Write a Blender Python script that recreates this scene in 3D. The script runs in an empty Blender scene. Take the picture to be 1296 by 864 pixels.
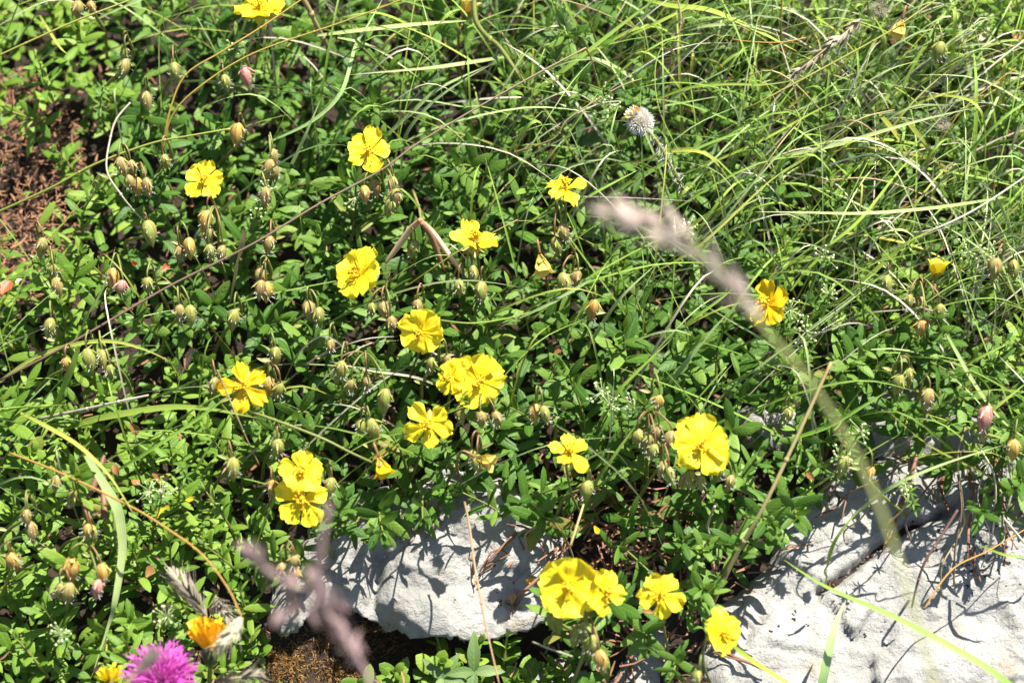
import bpy, math, random
from mathutils.bvhtree import BVHTree
from mathutils import Vector, Matrix, noise, Euler
R = math.radians
random.seed(7)
S = bpy.context.scene
COL = S.collection

# ------------------------------------------------------------------ camera
CAMD, LENS = 1.35, 86.8
FW = Vector((0, math.cos(R(45)), -math.sin(R(45)))); UP = Vector((0, math.sin(R(45)), math.cos(R(45)))); RT = Vector((1, 0, 0))
CAMP = -FW * CAMD
cd = bpy.data.cameras.new('camera'); cam = bpy.data.objects.new('camera', cd); COL.objects.link(cam)
cam.location = CAMP; cam.rotation_euler = (R(45), 0, 0)
cd.lens = LENS; cd.sensor_width = 36; cd.clip_start = .02; cd.clip_end = 300
cd.dof.use_dof = True; cd.dof.focus_distance = CAMD - .02; cd.dof.aperture_fstop = 4.8
S.camera = cam
# ------------------------------------------------------------------ light
SUN = Vector((.30, .16, .94)).normalized()
wd = bpy.data.worlds.new('World'); S.world = wd; wd.use_nodes = True
nt = wd.node_tree; bg = nt.nodes['Background']
sky = nt.nodes.new('ShaderNodeTexSky'); sky.sky_type = 'NISHITA'; sky.sun_disc = False
sky.sun_elevation = math.asin(SUN.z); sky.sun_rotation = math.atan2(SUN.x, SUN.y)
nt.links.new(sky.outputs[0], bg.inputs[0]); bg.inputs[1].default_value = .06
sl = bpy.data.lights.new('sun', 'SUN'); sl.energy = 5.0; sl.angle = R(.53); sl.color = (1, .95, .84)
so = bpy.data.objects.new('sun', sl); COL.objects.link(so); so.rotation_euler = SUN.to_track_quat('Z', 'Y').to_euler()
S.view_settings.view_transform = 'Standard'; S.view_settings.look = 'None'; S.view_settings.gamma = 1
S.view_settings.use_curve_mapping = False; S.view_settings.exposure = 1.58
S.cycles.max_bounces = 8; S.cycles.transparent_max_bounces = 4

# ------------------------------------------------------------------ places on the slope
SLOPE = R(25)
N = Vector((0, -math.sin(SLOPE), math.cos(SLOPE))); V = Vector((0, math.cos(SLOPE), math.sin(SLOPE))); Uu = Vector((1, 0, 0))
Z = Vector((0, 0, 1)); K = 36 / LENS / 1296
def ray(x, y): return FW + RT * ((x - 648) * K) - UP * ((y - 432) * K)
def P(x, y, w=0.0):
    d = ray(x, y); return CAMP + d * ((w - CAMP.dot(N)) / d.dot(N))
def PD(x, y, dist): return CAMP + ray(x, y) * dist
def uvof(p): return p.dot(Uu), p.dot(V)
def G(u, v, w): return Uu * u + V * v + N * w
MM = .56 / 1296          # metres per photograph pixel at the slope
def rnd(a, b): return random.uniform(a, b)
def rvec(): return Vector((random.gauss(0, 1), random.gauss(0, 1), random.gauss(0, 1))).normalized()
def fbm(x, y, z=0.0, o=4):
    s, a, t = 0.0, 1.0, 0.0
    for _ in range(o):
        s += a * noise.noise(Vector((x, y, z))); t += a; a *= .5; x *= 2.03; y *= 2.03; z += 7.7
    return s / t
def inpoly(x, y, poly):
    c = False; j = len(poly) - 1
    for i in range(len(poly)):
        xi, yi = poly[i]; xj, yj = poly[j]
        if (yi > y) != (yj > y) and x < (xj - xi) * (y - yi) / (yj - yi) + xi: c = not c
        j = i
    return c
def sdist(x, y, poly):
    d = 1e9
    for i in range(len(poly)):
        ax, ay = poly[i - 1]; bx, by = poly[i]
        ex, ey = bx - ax, by - ay; l = ex * ex + ey * ey
        t = max(0, min(1, ((x - ax) * ex + (y - ay) * ey) / l)) if l else 0
        d = min(d, math.hypot(x - ax - t * ex, y - ay - t * ey))
    return d if inpoly(x, y, poly) else -d
def linedist(x, y, pts):
    d = 1e9
    for i in range(1, len(pts)):
        ax, ay = pts[i - 1]; bx, by = pts[i]
        ex, ey = bx - ax, by - ay; l = ex * ex + ey * ey
        t = max(0, min(1, ((x - ax) * ex + (y - ay) * ey) / l))
        d = min(d, math.hypot(x - ax - t * ex, y - ay - t * ey))
    return d

# ------------------------------------------------------------------ materials
def nodes(name):
    m = bpy.data.materials.new(name); m.use_nodes = True
    t = m.node_tree; return m, t, t.nodes['Principled BSDF'], t.nodes['Material Output']
def lk(t, a, b): t.links.new(a, b)
def mixc(t, f, a, b):
    n = t.nodes.new('ShaderNodeMix'); n.data_type = 'RGBA'
    for s, v in ((0, f), (6, a), (7, b)):
        if isinstance(v, (int, float)): n.inputs[s].default_value = v
        elif isinstance(v, tuple): n.inputs[s].default_value = v + (1,) if len(v) == 3 else v
        else: lk(t, v, n.inputs[s])
    return n.outputs[2]
def mth(t, op, a, b=0.0, c=None):
    n = t.nodes.new('ShaderNodeMath'); n.operation = op
    for i, v in enumerate((a, b, c)):
        if v is None: continue
        if isinstance(v, (int, float)): n.inputs[i].default_value = v
        else: lk(t, v, n.inputs[i])
    return n.outputs[0]
def ramp(t, f, stops):
    n = t.nodes.new('ShaderNodeValToRGB'); e = n.color_ramp.elements
    while len(e) < len(stops): e.new(.5)
    for i, (p, c) in enumerate(stops): e[i].position = p; e[i].color = c + (1,)
    lk(t, f, n.inputs[0]); return n.outputs[0]
def noi(t, scale, detail=4, vec=None, rough=.55):
    n = t.nodes.new('ShaderNodeTexNoise'); n.inputs['Scale'].default_value = scale; n.inputs['Detail'].default_value = detail
    n.inputs['Roughness'].default_value = rough
    if vec is None: vec = geo(t)
    lk(t, vec, n.inputs['Vector']); return n.outputs[0]
def geo(t): return t.nodes.new('ShaderNodeNewGeometry').outputs['Position']
def attr(t):
    a = t.nodes.new('ShaderNodeAttribute'); a.attribute_name = 'lc'
    s = t.nodes.new('ShaderNodeSeparateXYZ'); lk(t, a.outputs['Vector'], s.inputs[0]); return s.outputs
def bump(t, b, h, dist, strength=.6):
    n = t.nodes.new('ShaderNodeBump'); n.inputs['Strength'].default_value = strength; n.inputs['Distance'].default_value = dist
    lk(t, h, n.inputs['Height']); lk(t, n.outputs[0], b.inputs['Normal'])
def translucent(t, b, out, col, amt):
    tr = t.nodes.new('ShaderNodeBsdfTranslucent'); ms = t.nodes.new('ShaderNodeMixShader')
    if isinstance(col, tuple): tr.inputs[0].default_value = col + (1,)
    else: lk(t, col, tr.inputs[0])
    ms.inputs[0].default_value = amt
    lk(t, b.outputs[0], ms.inputs[1]); lk(t, tr.outputs[0], ms.inputs[2]); lk(t, ms.outputs[0], out.inputs[0])
def leafmat(name, dark, mid, light, back, rib=1.0, rough=.5, trans=.27, stain=(.20, .13, .03)):
    m, t, b, out = nodes(name)
    x, y, z = attr(t)[:3]
    oi = t.nodes.new('ShaderNodeObjectInfo').outputs['Random']
    r = mth(t, 'ADD', mth(t, 'MULTIPLY', z, .72), mth(t, 'MULTIPLY', oi, .28))
    c = ramp(t, r, [(0, dark), (.5, mid), (.93, light), (1.0, stain)])
    n1 = noi(t, 420, 3); c = mixc(t, mth(t, 'MULTIPLY', n1, .35), c, dark)
    ax = mth(t, 'ABSOLUTE', x)
    midrib = mth(t, 'LESS_THAN', ax, .10)
    vein = t.nodes.new('ShaderNodeMath'); vein.operation = 'SINE'
    lk(t, mth(t, 'ADD', mth(t, 'MULTIPLY', y, 44), mth(t, 'MULTIPLY', ax, -9)), vein.inputs[0])
    c = mixc(t, mth(t, 'MULTIPLY', midrib, .3 * rib), c, light)
    c = mixc(t, mth(t, 'MULTIPLY', mth(t, 'GREATER_THAN', vein.outputs[0], .8), .07 * rib), c, dark)
    bf = t.nodes.new('ShaderNodeNewGeometry').outputs['Backfacing']
    c2 = mixc(t, bf, c, back)
    lk(t, c2, b.inputs['Base Color']); b.inputs['Roughness'].default_value = rough
    b.inputs['Specular IOR Level'].default_value = .24
    bump(t, b, mth(t, 'ADD', vein.outputs[0], mth(t, 'MULTIPLY', n1, 3)), .00012, .3)
    translucent(t, b, out, mixc(t, .5, c2, (.24, .42, .04)), trans)
    return m
def bladed(name, a, mid, tip, rough=.5, trans=.2, stripes=.25):
    m, t, b, out = nodes(name)
    x, y, z = attr(t)[:3]
    oi = t.nodes.new('ShaderNodeObjectInfo').outputs['Random']
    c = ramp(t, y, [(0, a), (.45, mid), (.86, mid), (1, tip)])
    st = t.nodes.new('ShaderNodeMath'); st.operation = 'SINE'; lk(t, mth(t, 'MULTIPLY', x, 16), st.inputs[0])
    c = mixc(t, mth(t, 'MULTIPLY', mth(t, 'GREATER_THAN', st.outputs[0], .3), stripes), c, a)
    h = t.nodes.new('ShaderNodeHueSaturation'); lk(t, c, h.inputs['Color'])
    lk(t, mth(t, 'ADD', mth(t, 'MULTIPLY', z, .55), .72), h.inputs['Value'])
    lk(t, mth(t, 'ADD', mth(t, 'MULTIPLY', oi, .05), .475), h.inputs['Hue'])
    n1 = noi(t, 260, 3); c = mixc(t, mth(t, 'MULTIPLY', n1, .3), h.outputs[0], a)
    lk(t, c, b.inputs['Base Color']); b.inputs['Roughness'].default_value = rough
    bump(t, b, st.outputs[0], .0002, .4)
    translucent(t, b, out, c, trans); return m
def plain(name, c1, c2, scale=300, rough=.6, trans=0.0, bmp=.0002):
    m, t, b, out = nodes(name); n = noi(t, scale, 4)
    z = attr(t)[2]
    c = mixc(t, mth(t, 'ADD', mth(t, 'MULTIPLY', n, .7), mth(t, 'MULTIPLY', mth(t, 'SUBTRACT', z, .3), .6)), c1, c2)
    lk(t, c, b.inputs['Base Color']); b.inputs['Roughness'].default_value = rough
    bump(t, b, n, bmp, .5)
    if trans: translucent(t, b, out, c, trans)
    return m
M = {}
M['leaf'] = leafmat('rockrose leaf', (.024, .074, .012), (.074, .162, .022), (.18, .285, .05), (.19, .26, .09))
M['leaf_pale'] = leafmat('sunny leaf', (.055, .122, .013), (.120, .222, .022), (.24, .34, .055), (.23, .31, .10))
M['leaf_small'] = leafmat('bedstraw leaf', (.05, .12, .015), (.10, .20, .03), (.17, .28, .05), (.12, .2, .05), rib=.3)
M['leaf_broad'] = leafmat('hawkweed leaf', (.06, .12, .03), (.11, .18, .055), (.2, .27, .11), (.2, .26, .14), rough=.6)
M['grass'] = bladed('green grass', (.13, .22, .02), (.28, .41, .06), (.40, .40, .10))
M['grass_blue'] = bladed('grey green grass', (.19, .28, .09), (.40, .50, .20), (.46, .48, .22))
M['grass_yellow'] = bladed('yellow green grass', (.20, .23, .04), (.34, .34, .06), (.44, .32, .09))
M['straw'] = bladed('straw', (.22, .15, .06), (.42, .32, .16), (.42, .26, .10), rough=.6, trans=.1)
M['straw_pale'] = bladed('bleached straw', (.36, .32, .22), (.58, .53, .41), (.5, .42, .28), rough=.65, trans=.1)
M['straw_orange'] = bladed('orange straw', (.26, .17, .03), (.42, .26, .05), (.45, .22, .07), rough=.55, trans=.1)
M['stalk_brown'] = bladed('brown stalk', (.10, .055, .04), (.19, .12, .085), (.33, .24, .09), rough=.6, trans=.05)
M['twig'] = plain('red brown twig', (.10, .035, .02), (.26, .13, .08), 500, .8)
M['stem'] = plain('green stem', (.11, .15, .03), (.24, .23, .06), 200, .5, .1)
M['stem_red'] = plain('reddish stalk', (.17, .12, .04), (.28, .12, .07), 250, .5, .1)
M['dead'] = plain('dead leaf', (.20, .08, .025), (.45, .22, .08), 260, .7, .2)
M['redleaf'] = plain('red leaf', (.42, .02, .015), (.55, .09, .03), 200, .5, .2)
M['litter'] = plain('brown litter', (.085, .036, .016), (.34, .17, .085), 400, .9)
M['moss'] = plain('rusty moss', (.10, .05, .012), (.34, .19, .05), 500, .9)
M['fluff'] = plain('white hairs', (.6, .6, .56), (.8, .79, .74), 300, .7, .3)
M['husk'] = plain('grey husk', (.20, .165, .125), (.40, .36, .28), 350, .7, .25)
M['cream'] = plain('cream husk', (.55, .46, .28), (.75, .68, .5), 350, .7, .25)
M['pinkspike'] = plain('pinkish spikelets', (.30, .19, .20), (.50, .38, .37), 120, .6, .3)
M['palespike'] = plain('pale spikelets', (.50, .39, .35), (.66, .57, .50), 90, .6, .35)
M['sheath'] = bladed('pink sheath', (.50, .15, .12), (.72, .54, .40), (.66, .40, .26), .5, .12, .6)
M['sheath_dark'] = plain('brown sheath', (.12, .05, .03), (.26, .14, .08), 160, .6, .1)
M['magenta'] = plain('magenta florets', (.50, .05, .38), (.72, .17, .58), 60, .5, .3)
M['orange'] = plain('orange florets', (.80, .38, .006), (.88, .56, .012), 160, .5, .3)
M['anther'] = plain('anthers', (.74, .40, .006), (.85, .58, .01), 300, .5, .15)
M['blossom'] = plain('bedstraw blossom', (.42, .50, .20), (.66, .68, .42), 300, .6, .2)
M['lichen'] = plain('black lichen', (.012, .011, .010), (.05, .046, .04), 600, .9)
M['involucre'] = plain('dark involucre', (.02, .035, .012), (.10, .11, .035), 300, .6)
def petalmat(name, base, edge, heart):
    m, t, b, out = nodes(name); x, y, z = attr(t)[:3]
    c = ramp(t, y, [(0, heart), (.30, base), (1, edge)])
    st = t.nodes.new('ShaderNodeMath'); st.operation = 'SINE'; lk(t, mth(t, 'MULTIPLY', x, 24), st.inputs[0])
    n = noi(t, 300, 3)
    c = mixc(t, mth(t, 'MULTIPLY', mth(t, 'GREATER_THAN', mth(t, 'ADD', st.outputs[0], n), 1.25), .09), c, heart)
    lk(t, c, b.inputs['Base Color']); b.inputs['Roughness'].default_value = .55
    b.inputs['Specular IOR Level'].default_value = .25
    bump(t, b, mth(t, 'ADD', st.outputs[0], mth(t, 'MULTIPLY', n, 4)), .00012, .35)
    translucent(t, b, out, c, .3); return m
M['petal'] = petalmat('yellow petal', (.80, .63, .012), (.86, .73, .04), (.78, .52, .008))
M['petal_orange'] = petalmat('deep yellow petal', (.76, .48, .006), (.80, .54, .01), (.70, .34, .004))
M['petal_faded'] = petalmat('faded petal', (.62, .42, .05), (.72, .58, .16), (.5, .22, .03))
def budmat(name, g1, g2, red):
    m, t, b, out = nodes(name); x, y, z = attr(t)[:3]
    n = noi(t, 500, 3)
    c = mixc(t, n, g1, g2)
    c = mixc(t, mth(t, 'MULTIPLY', mth(t, 'GREATER_THAN', mth(t, 'ADD', x, mth(t, 'MULTIPLY', n, .6)), 1.02), .85), c, red)
    c = mixc(t, mth(t, 'MULTIPLY', z, .18), c, red)
    lk(t, c, b.inputs['Base Color']); b.inputs['Roughness'].default_value = .6
    translucent(t, b, out, c, .15); return m
M['bud_green'] = budmat('green bud', (.17, .23, .03), (.31, .36, .08), (.24, .11, .04))
M['bud_red'] = budmat('reddish bud', (.20, .205, .045), (.33, .33, .10), (.30, .085, .05))
M['bud_orange'] = budmat('orange bud', (.32, .24, .04), (.48, .38, .09), (.36, .11, .03))
M['bud_pink'] = budmat('pink bud', (.42, .20, .16), (.52, .32, .24), (.40, .08, .09))
def rockmat():
    m, t, b, out = nodes('limestone')
    big = noi(t, 14, 6); mid = noi(t, 60, 8, rough=.65); fine = noi(t, 420, 6, rough=.7)
    c = ramp(t, big, [(.3, (.24, .236, .226)), (.5, (.335, .328, .315)), (.7, (.39, .382, .366))])
    c = mixc(t, mth(t, 'MULTIPLY', ramp(t, mid, [(.50, (0, 0, 0)), (.66, (1, 1, 1))]), .6), c, (.22, .212, .195))
    st = ramp(t, noi(t, 38, 5), [(.60, (0, 0, 0)), (.70, (1, 1, 1))])
    c = mixc(t, mth(t, 'MULTIPLY', st, .4), c, (.36, .27, .17))
    vo = t.nodes.new('ShaderNodeTexVoronoi'); vo.inputs['Scale'].default_value = 260; lk(t, geo(t), vo.inputs['Vector'])
    pit = mth(t, 'MULTIPLY', mth(t, 'LESS_THAN', vo.outputs['Distance'], .2), ramp(t, noi(t, 26, 4), [(.52, (0, 0, 0)), (.62, (1, 1, 1))]))
    c = mixc(t, mth(t, 'MULTIPLY', pit, .35), c, (.14, .135, .12))
    lich = ramp(t, noi(t, 22, 7, rough=.7), [(.60, (0, 0, 0)), (.64, (1, 1, 1))])
    c = mixc(t, mth(t, 'MULTIPLY', lich, .5), c, (.21, .205, .18))
    lk(t, c, b.inputs['Base Color']); b.inputs['Roughness'].default_value = .9
    h = mth(t, 'ADD', mth(t, 'MULTIPLY', mid, 2.2), mth(t, 'SUBTRACT', mth(t, 'MULTIPLY', fine, .9), mth(t, 'MULTIPLY', pit, .5)))
    bump(t, b, h, .0026, 1.0); return m
M['rock'] = rockmat()
def soilmat():
    m, t, b, out = nodes('soil'); n1 = noi(t, 25, 6); n2 = noi(t, 240, 6, rough=.7)
    c = mixc(t, n2, (.011, .007, .005), (.062, .036, .023))
    gr = noi(t, 3, 6)
    far = t.nodes.new('ShaderNodeVectorMath'); far.operation = 'LENGTH'; lk(t, geo(t), far.inputs[0])
    fm = ramp(t, mth(t, 'MULTIPLY', far.outputs['Value'], 1 / 1.6), [(.35, (0, 0, 0)), (.6, (1, 1, 1))])
    c = mixc(t, mth(t, 'MULTIPLY', fm, .85), c, mixc(t, n1, (.035, .06, .018), (.08, .11, .03)))
    lk(t, c, b.inputs['Base Color']); b.inputs['Roughness'].default_value = .95
    bump(t, b, mth(t, 'ADD', n1, n2), .006, .9); return m
M['soil'] = soilmat()

# ------------------------------------------------------------------ mesh builder
class MB:
    def __init__(s): s.v = []; s.f = []; s.a = []; s.mi = []; s.m = 0
    def add(s, vs, fs, at):
        o = len(s.v); s.v += [tuple(p) for p in vs]; s.a += at
        s.f += [tuple(i + o for i in f) for f in fs]; s.mi += [s.m] * len(fs)
    def grid(s, rows, at, close=False):
        n = len(rows[0]); vs = [p for r in rows for p in r]; fs = []
        for i in range(len(rows) - 1):
            for j in range(n if close else n - 1):
                k = (j + 1) % n; fs.append((i * n + j, i * n + k, (i + 1) * n + k, (i + 1) * n + j))
        s.add(vs, fs, [q for r in at for q in r])
    def mesh(s, name, mats):
        me = bpy.data.meshes.new(name); me.from_pydata(s.v, [], s.f); me.update()
        ms = mats if isinstance(mats, (list, tuple)) else [mats]
        for m in ms: me.materials.append(M[m])
        me.polygons.foreach_set('use_smooth', [True] * len(me.polygons))
        if len(ms) > 1: me.polygons.foreach_set('material_index', s.mi)
        a = me.attributes.new('lc', 'FLOAT_VECTOR', 'POINT'); a.data.foreach_set('vector', [c for q in s.a for c in q])
        return me
    def obj(s, name, mats, parent=None):
        o = bpy.data.objects.new(name, s.mesh(name, mats)); COL.objects.link(o)
        if parent: o.parent = parent; o.matrix_parent_inverse = Matrix.Translation(-parent.location)
        return o
def empty(name, loc):
    e = bpy.data.objects.new(name, None); e.empty_display_size = .01; e.location = loc; COL.objects.link(e); return e
def tag(o, label=None, cat=None, group=None, kind=None):
    if label: o['label'] = label
    if cat: o['category'] = cat
    if group: o['group'] = group
    if kind: o['kind'] = kind
    return o
def spline(pts, n=6):
    out = []; L = len(pts)
    for i in range(L - 1):
        p0 = pts[max(i - 1, 0)]; p1 = pts[i]; p2 = pts[i + 1]; p3 = pts[min(i + 2, L - 1)]
        for k in range(n):
            t = k / n; t2 = t * t; t3 = t2 * t
            out.append(.5 * ((2 * p1) + (p2 - p0) * t + (2 * p0 - 5 * p1 + 4 * p2 - p3) * t2 + (3 * p1 - p0 - 3 * p2 + p3) * t3))
    out.append(pts[-1].copy()); return out
def tangents(c): return [(c[min(i + 1, len(c) - 1)] - c[max(i - 1, 0)]).normalized() for i in range(len(c))]
def tube(mb, c, r, sides=6, z=None):
    z = random.random() if z is None else z
    T = tangents(c); s = T[0].orthogonal().normalized(); rows = []; at = []
    for i, p in enumerate(c):
        s = (s - T[i] * s.dot(T[i])).normalized(); b = T[i].cross(s)
        t = i / (len(c) - 1); rr = r(t) if callable(r) else r
        rows.append([p + (s * math.cos(a) + b * math.sin(a)) * rr for a in [2 * math.pi * k / sides for k in range(sides)]])
        at.append([(math.sin(2 * math.pi * k / sides), t, z) for k in range(sides)])
    mb.grid(rows, at, True)
    n = sides; o = len(mb.v)
    mb.f += [tuple(range(o - n, o)), tuple(reversed(range(o - n * len(rows), o - n * len(rows) + n)))]; mb.mi += [mb.m] * 2
def ribbon(mb, c, w, face, fold=.3, twist=0.0, z=None):
    z = random.random() if z is None else z
    T = tangents(c); rows = []; at = []; n = len(c)
    for i, p in enumerate(c):
        t = i / (n - 1); s = T[i].cross(face)
        if s.length < 1e-4: s = T[i].orthogonal()
        s.normalize(); nn = s.cross(T[i])
        if twist: q = Matrix.Rotation(twist * t, 3, T[i]); s = q @ s; nn = q @ nn
        ww = w(t) / 2
        rows.append([p - s * ww + nn * ww * fold, p, p + s * ww + nn * ww * fold]); at.append([(-1, t, z), (0, t, z), (1, t, z)])
    mb.grid(rows, at)
def bladew(W): return lambda t: W * (min(1, .55 + t * 2.2)) * max(.03, (1 - max(0, (t - .35) / .65) ** 1.7))
def leaf(mb, base, d, up, L, W, bend=.3, fold=.25, shape=0, n=6, z=None, roll=.0, wav=0.0):
    """a leaf from base along d, its upper side towards up"""
    z = random.random() if z is None else z
    d = d.normalized(); s = d.cross(up)
    if s.length < 1e-4: s = d.orthogonal()
    s.normalize(); u = s.cross(d)
    rows = []; at = []; p = base.copy(); ang = 0; ph = rnd(0, 6)
    for i in range(n + 1):
        t = i / n
        if shape == 0: w = math.sin(math.pi * (t * .92 + .04)) ** .56      # oblong
        elif shape == 1: w = math.sin(math.pi * min(1, t ** .8 * .97 + .02)) ** .9     # lanceolate
        elif shape == 2: w = math.sin(math.pi * min(1, t ** 1.5 * .96 + .03)) ** .6   # round tip
        w *= W / 2 * (1 + wav * math.sin(t * 17 + ph))
        if i == n: w *= .25
        dd = d * math.cos(ang) - u * math.sin(ang); uu = u * math.cos(ang) + d * math.sin(ang)
        e = uu * (w * fold); g = uu * (w * (fold - roll))
        k = [p - s * w + g, p - s * w * .55 + e * .75, p, p + s * w * .55 + e * .75, p + s * w + g]
        rows.append(k); at.append([(-1, t, z), (-.55, t, z), (0, t, z), (.55, t, z), (1, t, z)])
        p = p + dd * (L / n); ang += bend / n
    mb.grid(rows, at)
def ball(mb, c, r, z=.5, ax=None, ry=1.0):
    ax = ax or Z; a = ax.normalized(); s = a.orthogonal().normalized(); b = a.cross(s)
    rows = []; at = []
    for i in range(5):
        th = math.pi * (i + .02) / 4.04
        rows.append([c + a * (math.cos(th) * r * ry) + (s * math.cos(q) + b * math.sin(q)) * (math.sin(th) * r) for q in [k * math.pi / 3 for k in range(6)]])
        at.append([(0, i / 4, z)] * 6)
    mb.grid(rows, at, True)

# ------------------------------------------------------------------ labels by landmark
LM = []; QUEUE = []
def later(o, what, cat, group, x, y): QUEUE.append((o, what, cat, group, x, y))
ORD = ['nearest', 'second nearest', 'third nearest', 'fourth nearest', 'fifth nearest', 'sixth nearest', 'seventh nearest', 'eighth nearest', 'ninth nearest', 'tenth nearest', 'eleventh nearest', 'twelfth nearest']
def flush():
    B = {}
    for q in QUEUE:
        o, what, cat, group, x, y = q
        d, ph, lx, ly = min((math.hypot(x - a, y - b), p, a, b) for a, b, p in LM)
        an = math.degrees(math.atan2(ly - y, x - lx)) % 360
        sec = ['right of', 'above', 'left of', 'below'][int(((an + 45) % 360) // 90)]
        B.setdefault((what, ph, sec), []).append((d, q))
    for (what, ph, sec), L in B.items():
        L.sort(key=lambda k: k[0])
        for i, (d, (o, _, cat, group, x, y)) in enumerate(L):
            if len(L) == 1: lab = f'{what} {sec} {ph}'
            else: lab = f'{what}, {ORD[min(i, 11)]} {sec} {ph}'
            tag(o, lab, cat, group)
#@@SETTING
# ------------------------------------------------------------------ ground
ROCKS = {
 'L': [(345, 800), (338, 760), (350, 705), (400, 650), (470, 615), (560, 585), (650, 600), (712, 672), (735, 715), (708, 765), (668, 794), (600, 808), (545, 806), (512, 792), (485, 790), (455, 778), (425, 762), (398, 772), (380, 790)],
 'R': [(890, 1010), (894, 800), (910, 760), (954, 718), (976, 700), (980, 682), (966, 655), (1000, 600), (1060, 566), (1150, 556), (1230, 556), (1330, 570), (1480, 640), (1480, 1010)],
 'U': [(1066, 505), (1110, 478), (1200, 488), (1256, 520), (1246, 575), (1150, 585), (1080, 580)],
 'S': [(925, 520), (965, 488), (1005, 510), (1040, 545), (1000, 575), (945, 565)],
 'M': [(772, 900), (788, 806), (830, 776), (878, 796), (888, 840), (880, 910)],
 'B': [(668, 880), (680, 836), (722, 826), (748, 850), (735, 895)],
}
RW = {'L': -.022, 'R': -.028, 'U': -.040, 'S': -.036, 'M': -.052, 'B': -.060}
RUV = {k: [uvof(P(x, y, RW[k])) for x, y in p] for k, p in ROCKS.items()}
HOL = uvof(P(610, 850, -.08))
BV = []
def soil(u, v):
    h = -.048 + .013 * fbm(u * 14, v * 14, 1) + .006 * fbm(u * 50, v * 50, 3)
    r = math.hypot((u - HOL[0]) / .06, (v - HOL[1]) / .035)
    h -= .055 * math.exp(-r * r)
    return h
def axis(lim, fine, step):
    a = []; x = -fine
    while x <= fine + 1e-9: a.append(x); x += step
    g = step; x = fine
    while x < lim: g *= 1.35; x += g; a.append(x); a.insert(0, -x)
    return a
mb = MB(); us = axis(120, .42, .008); vs_ = axis(120, .38, .008)
rows = []; at = []
for v in vs_:
    r = []
    for u in us:
        f = max(0, math.hypot(u, v) - 2.5)
        p = G(u, v, soil(u, v) + .08 * fbm(u * 1.1, v * 1.1, 9) * min(1, max(0, math.hypot(u, v) - .5)))
        if v > 0 and f: p.z *= 1 / (1 + f / 8)
        if v < 0 and f: p.z *= 1 / (1 + f / 8)
        r.append(p)
    rows.append(r); at.append([(0, 0, 0)] * len(us))
mb.grid(rows, at)
BV.append(BVHTree.FromPolygons([Vector(q) for q in mb.v], mb.f)); tag(mb.obj('ground', 'soil'), 'dark brown crumbly soil under the plants of the bank', None, None, 'structure')

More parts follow.
